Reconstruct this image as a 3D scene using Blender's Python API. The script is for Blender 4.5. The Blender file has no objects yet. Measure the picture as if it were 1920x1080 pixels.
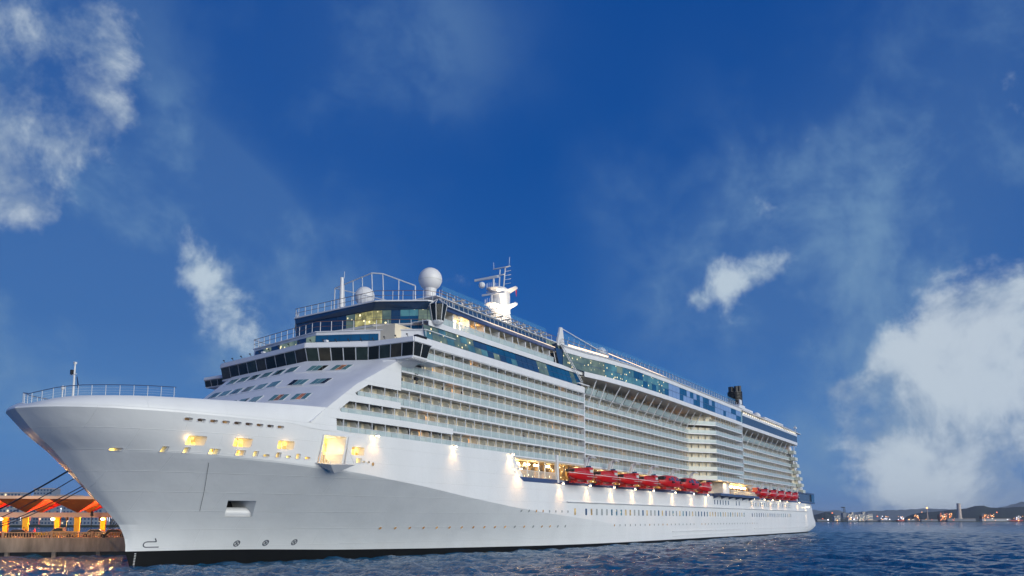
import bpy, math, random
import numpy as np
from mathutils import Vector, Matrix
random.seed(7)
R = math.radians
scene = bpy.context.scene
# ------------------------------------------------------------------ camera
F_PX, CAM, PITCH, VX, HY = 1508., Vector((-62.1, -97.4, 6.1)), R(7.2), 1895., 974.
YAW = math.atan((VX-960)*math.cos(PITCH)/F_PX)      # angle between the view and the ship's axis (+X)
PY = HY - F_PX*math.tan(PITCH)
FH = Vector((math.cos(YAW), math.sin(YAW), 0)); RT = Vector((math.sin(YAW), -math.cos(YAW), 0)); UP = Vector((0, 0, 1))
FW = FH*math.cos(PITCH)+UP*math.sin(PITCH); CU = UP*math.cos(PITCH)-FH*math.sin(PITCH)
cd = bpy.data.cameras.new("camera"); cam = bpy.data.objects.new("camera", cd); scene.collection.objects.link(cam)
cd.sensor_width = 36.0; cd.lens = F_PX/1920*36; cd.shift_y = (PY-540)/1920; cd.clip_start = 0.5; cd.clip_end = 30000
m = Matrix((RT, CU, -FW)).transposed().to_4x4(); m.translation = CAM
cam.matrix_world = m; scene.camera = cam
# ------------------------------------------------------------------ sky, sun, exposure
SUN_AZ = Vector((-0.26, -0.965)); SUN_EL = R(6)
world = bpy.data.worlds.new("World"); scene.world = world; world.use_nodes = True
nt = world.node_tree; N = nt.nodes; L = nt.links
N.clear()
def wn(t, **k):
    n = N.new(t)
    for a, b in k.items(): setattr(n, a, b)
    return n
def wmath(op, a, b=None, clamp=False):
    n = wn('ShaderNodeMath', operation=op, use_clamp=clamp)
    for i, v in enumerate((a, b)):
        if v is None: continue
        if isinstance(v, (int, float)): n.inputs[i].default_value = v
        else: L.new(v, n.inputs[i])
    return n.outputs[0]
def wmix(f, a, b, kind='MIX'):
    n = wn('ShaderNodeMix', data_type='RGBA', blend_type=kind)
    for s, v in ((n.inputs[0], f), (n.inputs[6], a), (n.inputs[7], b)):
        if isinstance(v, (int, float)): s.default_value = v
        elif isinstance(v, tuple): s.default_value = (*v, 1)
        else: L.new(v, s)
    return n.outputs[2]
def dirpx(px, py):
    d = FW + RT*((px-960)/F_PX) + CU*((PY-py)/F_PX); return d.normalized()
tc = wn('ShaderNodeTexCoord'); DIR = tc.outputs['Generated']
sky = wn('ShaderNodeTexSky', sky_type='NISHITA', sun_disc=False, sun_elevation=R(4), sun_rotation=math.atan2(SUN_AZ.x, SUN_AZ.y),
         air_density=1.4, dust_density=1.0, ozone_density=3.0)
sep = wn('ShaderNodeSeparateXYZ'); L.new(DIR, sep.inputs[0])
el = wmath('MAXIMUM', sep.outputs[2], 0.0)
ramp = wn('ShaderNodeValToRGB'); L.new(el, ramp.inputs[0])
ce = ramp.color_ramp.elements
ce[0].position = 0.0; ce[0].color = (.075, .190, .47, 1)
ce[1].position = 1.0; ce[1].color = (.002, .030, .18, 1)
for p, c in ((.08, (.050, .175, .47)), (.22, (.010, .088, .34)), (.42, (.0005, .058, .28)), (.7, (.002, .05, .25))):
    e = ce.new(p); e.color = (*c, 1)
base = wmix(1.0, ramp.outputs[0], wmix(1.0, sky.outputs[0], (.008, .017, .028), 'MULTIPLY'), 'ADD')
# cloud banks: lobes round directions, broken up by noise
def noise(scale, detail, rough, dist=0.0, stretch=(1, 1, 1), off=(0, 0, 0), rot=(0, 0, 0)):
    mp = wn('ShaderNodeMapping'); L.new(DIR, mp.inputs[0]); mp.inputs['Scale'].default_value = stretch; mp.inputs['Location'].default_value = off; mp.inputs['Rotation'].default_value = rot
    n = wn('ShaderNodeTexNoise'); L.new(mp.outputs[0], n.inputs['Vector'])
    n.inputs['Scale'].default_value = scale; n.inputs['Detail'].default_value = detail; n.inputs['Roughness'].default_value = rough; n.inputs['Distortion'].default_value = dist
    return n.outputs[0]
def lobe(px, py, width, amp):
    d = dirpx(px, py); vm = wn('ShaderNodeVectorMath', operation='DOT_PRODUCT'); L.new(DIR, vm.inputs[0]); vm.inputs[1].default_value = d
    a = wmath('SUBTRACT', vm.outputs['Value'], 1.0); a = wmath('DIVIDE', a, width*width/2)
    return wmath('MULTIPLY', wmath('EXPONENT', a), amp)
def lobes(L_):
    r = None
    for g in L_: v = lobe(*g); r = v if r is None else wmath('ADD', r, v)
    return r
def smooth(v, lo, hi):
    n = wn('ShaderNodeMapRange', interpolation_type='SMOOTHSTEP'); L.new(v, n.inputs[0]); n.inputs[1].default_value = lo; n.inputs[2].default_value = hi
    return n.outputs[0]
big = noise(3.4, 15, .56, off=(3.1, .4, 1.7)); fine = noise(11, 15, .60, .25, off=(.7, 2.4, .2)); wisps = noise(3.0, 7, .55, .8, stretch=(1.0, 1.0, 1.8), off=(5, 1, 2), rot=(.5, .3, 0)); streak = noise(4.5, 9, .55, .3, stretch=(.45, 1.0, 1.0), off=(2, 7, 1), rot=(.0, .75, YAW)); soft = noise(1.6, 5, .5, off=(9, 2, 4))
lob = lobes(((60, 60, .085, .62), (150, 110, .055, .45), (20, 200, .08, .80), (15, 310, .055, .85), (45, 395, .035, .62), (95, 160, .07, .35), (245, 225, .03, .46), (190, 60, .04, .4), (70, 150, .10, .22), (410, 555, .045, .66), (375, 495, .032, .50), (465, 605, .035, .48), (355, 450, .02, .3), (290, 715, .04, .30),
   (1350, 535, .026, .62), (1305, 558, .018, .45), (1395, 518, .024, .50), (1440, 500, .024, .50), (1480, 488, .022, .36), (1300, 575, .02, .25),
   (1572, 742, .026, .75), (1620, 790, .045, .80), (1700, 700, .035, .62), (1730, 740, .05, .7), (1810, 640, .045, .85), (1890, 600, .065, .90), (1690, 860, .045, .70), (1800, 800, .085, .95), (1900, 780, .10, .95), (1780, 880, .06, .7), (1900, 890, .06, .6), (1775, 590, .02, .4), (1630, 670, .014, .3),
   (850, 120, .014, .46), (1145, 415, .012, .30), (1640, 470, .025, .14), (1900, 180, .05, .22)))
vl = lobes(((325, 235, .03, .8), (365, 275, .028, 1.1), (400, 310, .028, 1.2), (440, 342, .028, 1.3), (480, 375, .028, 1.3), (520, 412, .026, 1.1), (558, 450, .022, .9), (120, 480, .14, .55), (640, 480, .10, .3), (700, 60, .10, .3), (60, 300, .22, .6), (300, 620, .16, .45), (40, 640, .18, .5), (480, 620, .12, .3), (1290, 560, .07, .8), (1400, 500, .07, .9), (1480, 450, .08, .9), (1570, 480, .07, .8), (1400, 400, .10, .35), (1800, 500, .16, .5), (1860, 150, .12, .6), (1650, 650, .12, .4),
   (1580, 860, .10, .7), (820, 80, .10, .35), (1150, 360, .05, .45), (1700, 930, .14, .8), (650, 700, .10, .25), (1650, 330, .16, .30)))
lace = noise(30, 12, .62, off=(1.7, .4, 3.2)); dens = wmath('ADD', wmath('ADD', wmath('MULTIPLY', big, .46), wmath('MULTIPLY', fine, .36)), wmath('MULTIPLY', lace, .18))
cl = wmath('ADD', wmath('MULTIPLY', wmath('SUBTRACT', dens, .5), 3.6), wmath('SUBTRACT', wmath('MULTIPLY', wmath('MINIMUM', lob, 1.05), .70), .40))
thick = smooth(cl, -.08, .42)
sm = wmath('ADD', wmath('MULTIPLY', smooth(wmath('ADD', wmath('ADD', wmath('MULTIPLY', streak, .5), wmath('MULTIPLY', wisps, .2)), wmath('MULTIPLY', fine, .3)), .44, .60), .74), .26)
veil = wmath('MULTIPLY', sm, wmath('MINIMUM', wmath('MULTIPLY', vl, .95), 1.0))
base2 = wmix(veil, base, (.145, .275, .475))
shade = wmix(smooth(wmath('ADD', wmath('MULTIPLY', fine, .65), wmath('MULTIPLY', big, .35)), .42, .58), (.15, .27, .44), (.54, .64, .72))
warmm = smooth(soft, .46, .60); shade = wmix(wmath('MULTIPLY', warmm, .22), shade, (.66, .66, .72))
col = wmix(wmath('MULTIPLY', thick, .86), base2, shade)
bg = wn('ShaderNodeBackground'); L.new(col, bg.inputs[0]); bg.inputs[1].default_value = 1.0
out = wn('ShaderNodeOutputWorld'); L.new(bg.outputs[0], out.inputs[0])
sd = bpy.data.lights.new("sun", 'SUN'); sd.energy = 4.6; sd.angle = R(60); sd.color = (1.0, .985, .87)
sun = bpy.data.objects.new("sun", sd); scene.collection.objects.link(sun)
sun.rotation_euler = Vector((-SUN_AZ.x*math.cos(SUN_EL), -SUN_AZ.y*math.cos(SUN_EL), -math.sin(SUN_EL))).to_track_quat('-Z', 'Y').to_euler()
scene.view_settings.view_transform = 'Standard'; scene.view_settings.look = 'None'; scene.view_settings.exposure = 0.0; scene.view_settings.gamma = 1.0
scene.cycles.max_bounces = 6; scene.cycles.diffuse_bounces = 2; scene.cycles.glossy_bounces = 3; scene.cycles.transparent_max_bounces = 12
scene.cycles.transmission_bounces = 3; scene.cycles.caustics_reflective = False; scene.cycles.caustics_refractive = False
scene.cycles.sample_clamp_indirect = 8.0; scene.cycles.use_denoising = True

# ------------------------------------------------------------------ materials
def mat(name, col, rough=.5, metal=0., var=0., scale=1., bump=0., bscale=3., emit=None, estr=0., spec=.5, alpha=1., streak=False):
    m = bpy.data.materials.new(name); m.use_nodes = True; t = m.node_tree; n = t.nodes; l = t.links; p = n['Principled BSDF']
    p.inputs['Base Color'].default_value = (*col, 1); p.inputs['Roughness'].default_value = rough; p.inputs['Metallic'].default_value = metal
    p.inputs['Specular IOR Level'].default_value = spec
    g = n.new('ShaderNodeNewGeometry')
    mp = n.new('ShaderNodeMapping'); l.new(g.outputs['Position'], mp.inputs[0])
    mp.inputs['Scale'].default_value = (1, 1, .25) if streak else (1, 1, 1)
    if var:
        nz = n.new('ShaderNodeTexNoise'); nz.inputs['Scale'].default_value = scale; nz.inputs['Detail'].default_value = 6; l.new(mp.outputs[0], nz.inputs['Vector'])
        mx = n.new('ShaderNodeMix'); mx.data_type = 'RGBA'; mx.inputs[6].default_value = (*[c*(1-var) for c in col], 1); mx.inputs[7].default_value = (*[min(1, c*(1+var)) for c in col], 1)
        l.new(nz.outputs[0], mx.inputs[0]); l.new(mx.outputs[2], p.inputs['Base Color'])
    if bump:
        nb = n.new('ShaderNodeTexNoise'); nb.inputs['Scale'].default_value = bscale; nb.inputs['Detail'].default_value = 4; l.new(g.outputs['Position'], nb.inputs['Vector'])
        b = n.new('ShaderNodeBump'); b.inputs['Strength'].default_value = bump; b.inputs['Distance'].default_value = .05; l.new(nb.outputs[0], b.inputs['Height']); l.new(b.outputs[0], p.inputs['Normal'])
    if emit:
        p.inputs['Emission Color'].default_value = (*emit, 1); p.inputs['Emission Strength'].default_value = estr
    if alpha < 1:
        tr = n.new('ShaderNodeBsdfTransparent'); ms = n.new('ShaderNodeMixShader'); ms.inputs[0].default_value = alpha
        o = n['Material Output']; l.new(tr.outputs[0], ms.inputs[1]); l.new(p.outputs[0], ms.inputs[2]); l.new(ms.outputs[0], o.inputs[0])
    return m
def lit_interior(name, a, b, strength, scale=1.2, thr=.5, dots=0., blocky=.35):
    """what one sees through a lit window: bright and dim parts of a room, and its ceiling lamps"""
    m = bpy.data.materials.new(name); m.use_nodes = True; t = m.node_tree; n = t.nodes; l = t.links; p = n['Principled BSDF']
    p.inputs['Base Color'].default_value = (.03, .045, .05, 1); p.inputs['Roughness'].default_value = .08
    g = n.new('ShaderNodeNewGeometry'); nz = n.new('ShaderNodeTexNoise'); nz.inputs['Scale'].default_value = scale; nz.inputs['Detail'].default_value = 4; l.new(g.outputs['Position'], nz.inputs['Vector'])
    r = n.new('ShaderNodeMapRange'); l.new(nz.outputs[0], r.inputs[0]); r.inputs[1].default_value = thr-.15; r.inputs[2].default_value = thr+.15
    mx = n.new('ShaderNodeMix'); mx.data_type = 'RGBA'; mx.inputs[6].default_value = (*a, 1); mx.inputs[7].default_value = (*b, 1); l.new(r.outputs[0], mx.inputs[0]); res = mx.outputs[2]
    if blocky:
        v = n.new('ShaderNodeTexVoronoi'); v.distance = 'CHEBYCHEV'; v.inputs['Scale'].default_value = scale*1.2; l.new(g.outputs['Position'], v.inputs['Vector'])
        bw = n.new('ShaderNodeRGBToBW'); l.new(v.outputs['Color'], bw.inputs[0]); mr = n.new('ShaderNodeMapRange'); l.new(bw.outputs[0], mr.inputs[0]); mr.inputs[1].default_value = .2; mr.inputs[2].default_value = .8; mr.inputs[3].default_value = 1-blocky; mr.inputs[4].default_value = 1+blocky*.4
        vm = n.new('ShaderNodeVectorMath'); vm.operation = 'SCALE'; l.new(res, vm.inputs[0]); l.new(mr.outputs[0], vm.inputs['Scale']); res = vm.outputs[0]
    if dots:
        vd = n.new('ShaderNodeTexVoronoi'); vd.inputs['Scale'].default_value = .85; l.new(g.outputs['Position'], vd.inputs['Vector'])
        md_ = n.new('ShaderNodeMapRange'); l.new(vd.outputs['Distance'], md_.inputs[0]); md_.inputs[1].default_value = .20; md_.inputs[2].default_value = .08
        m3 = n.new('ShaderNodeMix'); m3.data_type = 'RGBA'; m3.inputs[7].default_value = (dots, dots*.85, dots*.45, 1); l.new(md_.outputs[0], m3.inputs[0]); l.new(res, m3.inputs[6]); res = m3.outputs[2]
    l.new(res, p.inputs['Emission Color']); p.inputs['Emission Strength'].default_value = strength
    return m
def hull_mat():
    m = mat('hull_white', (.76, .775, .78), .34, var=.09, scale=.22, streak=True)
    t = m.node_tree; n = t.nodes; l = t.links; p = n['Principled BSDF']
    # plating: shallow weld seams
    g = n.new('ShaderNodeNewGeometry'); s = n.new('ShaderNodeSeparateXYZ'); l.new(g.outputs['Position'], s.inputs[0])
    c = n.new('ShaderNodeCombineXYZ'); l.new(s.outputs[0], c.inputs[0]); l.new(s.outputs[2], c.inputs[1])
    br = n.new('ShaderNodeTexBrick'); l.new(c.outputs[0], br.inputs['Vector']); br.inputs['Scale'].default_value = 1.0
    br.inputs['Brick Width'].default_value = 9; br.inputs['Row Height'].default_value = 2.4; br.inputs['Mortar Size'].default_value = .04; br.inputs['Mortar Smooth'].default_value = 1
    nb = n.new('ShaderNodeTexNoise'); nb.inputs['Scale'].default_value = .35; nb.inputs['Detail'].default_value = 3; l.new(g.outputs['Position'], nb.inputs['Vector'])
    ad = n.new('ShaderNodeMath'); ad.operation = 'MULTIPLY_ADD'; l.new(nb.outputs[0], ad.inputs[0]); ad.inputs[1].default_value = 1.6; l.new(br.outputs['Fac'], ad.inputs[2])
    b = n.new('ShaderNodeBump'); b.inputs['Strength'].default_value = .38; b.inputs['Distance'].default_value = .12; l.new(ad.outputs[0], b.inputs['Height']); l.new(b.outputs[0], p.inputs['Normal'])
    return m
M = {}
M['hull'] = hull_mat()
M['white'] = mat('white_paint', (.74, .75, .77), .35, var=.10, scale=.5, streak=True)
M['soffit'] = mat('soffit_cream', (.62, .54, .43), .6, var=.12, scale=.3)
M['boot'] = mat('black_boot_paint', (.006, .007, .008), .55, var=.3, scale=.6, spec=.15)
M['navy'] = mat('navy_paint', (.045, .080, .18), .35, var=.1, scale=.5)
M['dark'] = mat('dark_fitting', (.02, .022, .025), .5)
M['black'] = mat('black_steel', (.012, .012, .013), .35)
M['cabin'] = mat('cabin_wall_beige', (.76, .67, .50), .6, var=.06, scale=.8)
M['partition'] = mat('frosted_partition', (.58, .58, .53), .35, var=.05, scale=1.)
M['balus'] = mat('frosted_balustrade', (.58, .71, .73), .12, var=.10, scale=.35, alpha=.55)
M['balus_pale'] = mat('cream_balustrade', (.62, .64, .56), .3, var=.04, scale=.4)
M['screen'] = mat('blue_wind_screen', (.10, .30, .55), .08, alpha=.30)
M['door'] = mat('balcony_door_glass', (.34, .37, .36), .1, var=.25, scale=.5)
M['doorlit'] = lit_interior('balcony_door_lit', (.9, .35, .08), (1., .62, .25), 1.1, 1.5)
M['bridgeglass2'] = mat('bridge_glass_lighter', (.05, .045, .032), .05, var=.8, scale=.9)
M['bridgeglass3'] = mat('bridge_glass_green', (.03, .045, .04), .05, var=.8, scale=.7)  # both alternate pane tints stand for differing reflections and the room behind
M['bridgeglass'] = mat('bridge_glass', (.015, .018, .016), .06, var=.5, scale=.4)
M['blueglass'] = mat('blue_glass', (.012, .09, .20), .06, var=.35, scale=.2)
M['navyglass'] = mat('navy_glass', (.022, .065, .15), .08, var=.3, scale=.2)
M['greenglass'] = lit_interior('lounge_glass_lit', (.055, .10, .10), (.19, .25, .19), .85, .35, .5, dots=2.2, blocky=.2)
M['tealglass'] = lit_interior('teal_glass_lit', (.02, .10, .17), (.07, .22, .27), .85, .35, .5, dots=2.2, blocky=.2)
M['tealpane'] = mat('teal_pane', (.10, .22, .24), .1, var=.3, scale=.5)
M['strip'] = mat('deck_strip_glow', (1, .8, .6), .4, emit=(1, .66, .36), estr=1.7)
M['yellowglass'] = lit_interior('lounge_lamp_glass', (.16, .15, .05), (.75, .68, .26), .95, .8, .5, dots=3., blocky=.25)
M['warmlit'] = lit_interior('mooring_deck_lit', (1., .40, .03), (1., .74, .20), 2.3, 1.1, .46, blocky=.7)
M['warmdim'] = lit_interior('slot_lit', (.12, .06, .03), (.8, .45, .15), .55, .5, .55)
M['promlit'] = lit_interior('promenade_rooms_lit', (.06, .03, .01), (.9, .42, .08), .9, .6, .52, dots=5., blocky=.7)
M['lamp'] = mat('lamp_glow', (1, .9, .7), .3, emit=(1, .72, .34), estr=18)
M['lens'] = mat('flood_lens_glow', (1, .9, .7), .3, emit=(1, .70, .32), estr=70)
M['lampw'] = mat('white_lamp_glow', (1, .95, .85), .3, emit=(1, .86, .62), estr=5)
M['orange'] = mat('lifeboat_red', (.52, .008, .006), .30, var=.10, scale=.8)
M['boattop'] = mat('lifeboat_canopy', (.50, .022, .018), .35, var=.08, scale=.8)  # paler, pinker red than the hull: reflected light put into the colour
M['rail'] = mat('rail_white', (.72, .72, .72), .4)
M['railwood'] = mat('rail_wood', (.16, .07, .035), .4)
M['dome'] = mat('dome_white', (.78, .77, .76), .4, var=.03, scale=1.)
M['chair'] = mat('balcony_chair', (.10, .14, .17), .6)
M['mark'] = mat('mark_navy', (.02, .03, .06), .5)
M['concrete'] = mat('quay_concrete', (.30, .25, .20), .85, var=.85, scale=.9, bump=.5, bscale=1.5, streak=True)
M['skin'] = mat('skin', (.35, .2, .14), .6); M['cloth'] = mat('dark_clothes', (.03, .03, .045), .8)

# ------------------------------------------------------------------ helpers
COL = scene.collection
class MB:
    def __init__(s): s.v = []; s.f = []; s.smooth = False
    def add(s, vs, fs):
        k = len(s.v); s.v += [tuple(p) for p in vs]; s.f += [tuple(i+k for i in f) for f in fs]; return s
    def box(s, x0, x1, y0, y1, z0, z1):
        return s.add([(x0, y0, z0), (x1, y0, z0), (x1, y1, z0), (x0, y1, z0), (x0, y0, z1), (x1, y0, z1), (x1, y1, z1), (x0, y1, z1)],
                     [(0, 3, 2, 1), (4, 5, 6, 7), (0, 1, 5, 4), (1, 2, 6, 5), (2, 3, 7, 6), (3, 0, 4, 7)])
    def quad(s, p0, p1, p2, p3, th, off=0.):
        """thin slab on a quad, grown along its normal"""
        a = [Vector(p) for p in (p0, p1, p2, p3)]; n = (a[1]-a[0]).cross(a[3]-a[0]).normalized()
        lo = [p+n*off for p in a]; hi = [p+n*(off+th) for p in a]
        return s.add(lo+hi, [(3, 2, 1, 0), (4, 5, 6, 7), (0, 1, 5, 4), (1, 2, 6, 5), (2, 3, 7, 6), (3, 0, 4, 7)])
    def prism(s, poly, d):
        n = len(poly); a = [Vector(p) for p in poly]; b = [p+Vector(d) for p in a]
        return s.add(a+b, [tuple(range(n))[::-1], tuple(range(n, 2*n))]+[(i, (i+1) % n, n+(i+1) % n, n+i) for i in range(n)])
    def tube(s, p, q, r, n=6, r2=None):
        p = Vector(p); q = Vector(q); d = (q-p).normalized(); u = d.orthogonal().normalized(); w = d.cross(u); r2 = r if r2 is None else r2
        a = [p+(u*math.cos(t)+w*math.sin(t))*r for t in [2*math.pi*i/n for i in range(n)]]; b = [q+(u*math.cos(t)+w*math.sin(t))*r2 for t in [2*math.pi*i/n for i in range(n)]]
        return s.add(a+b, [tuple(range(n))[::-1], tuple(range(n, 2*n))]+[(i, (i+1) % n, n+(i+1) % n, n+i) for i in range(n)])
    def path(s, pts, r, n=5):
        for a, b in zip(pts, pts[1:]): s.tube(a, b, r, n)
        return s
    def lathe(s, prof, c=(0, 0, 0), n=16):
        vs = []
        for r, z in prof:
            for i in range(n):
                t = 2*math.pi*i/n; vs.append((c[0]+r*math.cos(t), c[1]+r*math.sin(t), c[2]+z))
        k = len(prof); fs = [(j*n+i, j*n+(i+1) % n, (j+1)*n+(i+1) % n, (j+1)*n+i) for j in range(k-1) for i in range(n)]
        fs += [tuple(range(n))[::-1], tuple(range((k-1)*n, k*n))]
        return s.add(vs, fs)
    def grid(s, rows, flip=False):
        n = len(rows[0]); vs = [p for r in rows for p in r]
        fs = [(j*n+i, j*n+i+1, (j+1)*n+i+1, (j+1)*n+i) for j in range(len(rows)-1) for i in range(n-1)]
        if flip: fs = [f[::-1] for f in fs]
        return s.add(vs, fs)
    def mesh(s, name, m, smooth=None):
        me = bpy.data.meshes.new(name); me.from_pydata(s.v, [], s.f)
        if m: me.materials.append(m)
        if smooth or (smooth is None and s.smooth):
            me.polygons.foreach_set('use_smooth', [True]*len(me.polygons)); me.set_sharp_from_angle(angle=R(32))
        me.update(); return me
    def build(s, name, m, parent=None, smooth=None, loc=None, kind=None):
        o = bpy.data.objects.new(name, s.mesh(name, m, smooth)); COL.objects.link(o)
        if parent is not None: o.parent = parent
        if loc: o.location = loc
        if kind: o['kind'] = kind
        return o
def tag(o, label, cat, group=None, kind=None):
    o['label'] = label
    if cat: o['category'] = cat
    if group: o['group'] = group
    if kind: o['kind'] = kind
    return o
def empty(name, label, cat, loc=(0, 0, 0), rz=0., group=None):
    o = bpy.data.objects.new(name, None); COL.objects.link(o); o.location = loc; o.rotation_euler = (0, 0, rz); return tag(o, label, cat, group)
def link(name, me, parent=None, loc=(0, 0, 0), rot=None, scl=None):
    o = bpy.data.objects.new(name, me); COL.objects.link(o); o.parent = parent; o.location = loc
    if rot: o.rotation_euler = rot
    if scl: o.scale = scl
    return o
def copy_tree(o, parent=None):
    c = o.copy(); COL.objects.link(c); c.parent = parent
    for ch in list(o.children): copy_tree(ch, c)
    return c
def itp(T, x): return float(np.interp(x, [t[0] for t in T], [t[1] for t in T]))
def spot(name, loc, tgt, power, col=(1, .72, .38), size=70, blend=.8, rad=.15, parent=None):
    d = bpy.data.lights.new(name, 'SPOT'); d.energy = power; d.color = col; d.spot_size = R(size); d.spot_blend = blend; d.shadow_soft_size = rad
    o = bpy.data.objects.new(name, d); COL.objects.link(o); o.location = loc; o.rotation_euler = (Vector(tgt)-Vector(loc)).to_track_quat('-Z', 'Y').to_euler()
    if parent: o.parent = parent
    return o
def point(name, loc, power, col=(1, .72, .38), rad=.2, parent=None):
    d = bpy.data.lights.new(name, 'POINT'); d.energy = power; d.color = col; d.shadow_soft_size = rad
    o = bpy.data.objects.new(name, d); COL.objects.link(o); o.location = loc
    if parent: o.parent = parent
    return o

# ------------------------------------------------------------------ water
def water():
    vals = np.concatenate([np.linspace(-math.pi, math.pi, 200, endpoint=False)[:0]])
    # polar sheet round the camera, fine in the view, coarse elsewhere
    yaw0 = math.atan2(FH.y, FH.x)
    ang = np.concatenate([np.linspace(-math.pi, -.80, 40)[:-1], np.linspace(-.80, .80, 900), np.linspace(.80, math.pi, 40)[1:]])
    rad = [20.]
    while rad[-1] < 26000: rad.append(rad[-1]*(1.0045 if rad[-1] < 420 else 1.012 if rad[-1] < 2000 else 1.12))
    rad = np.array([0.5, 8]+rad)
    Rr, A = np.meshgrid(rad, ang, indexing='ij')
    X = CAM.x+Rr*np.cos(yaw0+A); Y = CAM.y+Rr*np.sin(yaw0+A); Z = np.zeros_like(X)
    rs = np.random.RandomState(3); wind = math.atan2(-.25, 1.)
    for i in range(64):
        lam = .6*math.exp(rs.rand()*math.log(11/.6)); k = 2*math.pi/lam; th = wind+rs.randn()*.55; ph = rs.rand()*6.28; a = .0135*lam**.72
        fade = np.clip(1.4-Rr*.010/lam*1.0, 0, 1)
        w = k*(X*math.cos(th)+Y*math.sin(th))+ph
        Z += a*fade*(1-np.abs(np.sin(w/2))*2+.27)
    nr, na = X.shape
    co = np.stack([X, Y, Z], -1).reshape(-1, 3).astype(np.float32)
    i, j = np.meshgrid(np.arange(nr-1), np.arange(na-1), indexing='ij')
    q = np.stack([i*na+j, i*na+j+1, (i+1)*na+j+1, (i+1)*na+j], -1).reshape(-1, 4)[:, ::-1]
    me = bpy.data.meshes.new('water'); me.vertices.add(len(co)); me.vertices.foreach_set('co', co.ravel())
    me.loops.add(q.size); me.loops.foreach_set('vertex_index', q.ravel().astype(np.int32)); me.polygons.add(len(q))
    me.polygons.foreach_set('loop_start', np.arange(0, q.size, 4, dtype=np.int32)); me.polygons.foreach_set('loop_total', np.full(len(q), 4, dtype=np.int32))
    me.polygons.foreach_set('use_smooth', np.ones(len(q), dtype=bool)); me.update(calc_edges=True)
    m = mat('harbour_water', (.006, .100, .235), .07, spec=.5); t = m.node_tree; n = t.nodes; l = t.links; p = n['Principled BSDF']; p.inputs['IOR'].default_value = 1.33
    g = n.new('ShaderNodeNewGeometry'); mp = n.new('ShaderNodeMapping'); mp.inputs['Scale'].default_value = (1, .55, 1); mp.inputs['Rotation'].default_value = (0, 0, R(14)); l.new(g.outputs['Position'], mp.inputs[0])
    hs = None
    for sc, w in ((.8, 1.0), (2.4, .42), (.2, 1.1)):
        nz = n.new('ShaderNodeTexNoise'); nz.inputs['Scale'].default_value = sc; nz.inputs['Detail'].default_value = 5; nz.inputs['Roughness'].default_value = .6; l.new(mp.outputs[0], nz.inputs['Vector'])
        a = n.new('ShaderNodeMath'); a.operation = 'MULTIPLY_ADD'; l.new(nz.outputs[0], a.inputs[0]); a.inputs[1].default_value = w
        if hs is not None: l.new(hs, a.inputs[2])
        else: a.inputs[2].default_value = 0
        hs = a.outputs[0]
    b = n.new('ShaderNodeBump'); b.inputs['Strength'].default_value = 1.0; b.inputs['Distance'].default_value = .75; l.new(hs, b.inputs['Height']); l.new(b.outputs[0], p.inputs['Normal'])
    me.materials.append(m); o = bpy.data.objects.new('water', me); COL.objects.link(o); o['kind'] = 'structure'; o['label'] = 'choppy dark blue harbour water'
water()

# ================================================================== THE SHIP (bow at X=0, stern at +X, port side faces -Y)
ship = empty('cruise_ship', 'huge white cruise ship moored with rows of balconies and red lifeboats', 'cruise ship', (0, 0, 0))
B1 = [(-13.7, 0), (-13, 3.2), (-11.5, 6.5), (-8, 9.8), (-4, 12), (0, 13.4), (6, 15), (14, 16.6), (24, 17.8), (34, 18.4), (400, 18.4)]
BK = [(-8.9, 0), (-8.2, 2.6), (-6.5, 5.6), (-3.5, 8.6), (0, 10.9), (6, 13.4), (14, 15.7), (24, 17.4), (34, 18.2), (44, 18.4), (400, 18.4)]
WL = [(1.2, 0), (10, 2.3), (20, 4.4), (40, 8.6), (60, 12.4), (80, 15.4), (100, 17.4), (120, 18.3), (132, 18.4), (400, 18.4)]
STEM = [(-2, 2.6), (0, 1.3), (1.2, 1.1), (2.5, 1.2), (3.95, .9), (5.45, 0), (7.54, -2.1), (9.62, -4.3), (11.84, -6.4), (14.41, -8.9), (16.48, -11.5), (18.9, -13.7)]
ZK = [(-9, 14.3), (0, 14.2), (10, 13.8), (21, 13.06), (27, 12.6), (32, 12.1), (40, 11.3), (52, 9.9), (66, 8.5), (82, 7.2), (100, 6.0), (115, 4.6), (125, 3.2), (400, 3.2)]
def smoothtab(T):
    xs = np.array([t[0] for t in T]); ys = np.array([t[1] for t in T])
    def f(x):
        return float(np.interp(x, xs, ys))*.5+.25*float(np.interp(x-1.2, xs, ys))+.25*float(np.interp(x+1.2, xs, ys)) if x > xs[0]+2.0 else float(np.interp(x, xs, ys))
    return f
fB1, fBK, fWL = smoothtab(B1), smoothtab(BK), smoothtab(WL)
def stem(z): return itp(STEM, z)
def zboot(x): return itp([(0, 2.0), (12, 1.85), (34, 1.4), (50, 1.15), (80, .85), (104, .72), (223, .62), (352, .62)], x)
def ztop(x): return 18.9 if x < 17 else 18.9-(x-17)/6*.45 if x < 23 else 18.45 if x < 67 else 18.45-(x-67)/4*5.05 if x < 71 else 13.4
def halfb(x, z, xi=None):
    """half breadth of the hull at station x and height z"""
    xi = (x-stem(z)) if xi is None else xi
    if xi <= 0: return 0.
    zk = itp(ZK, x); w = fWL(xi+1.2); k = fBK(xi-8.9); b = fB1(xi-13.7)
    fade = max(0., min(1., (x-60)/40)); 
    if z <= zk:
        t = max(0., z)/zk; return w+(k-w)*t**(1.25)
    t = (z-zk)/max(.1, 18.9-zk); t = min(1, t)
    return k+(b-k)*t
def side(x, z, off=0.): return (x, -halfb(x, z)-off, z)
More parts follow.
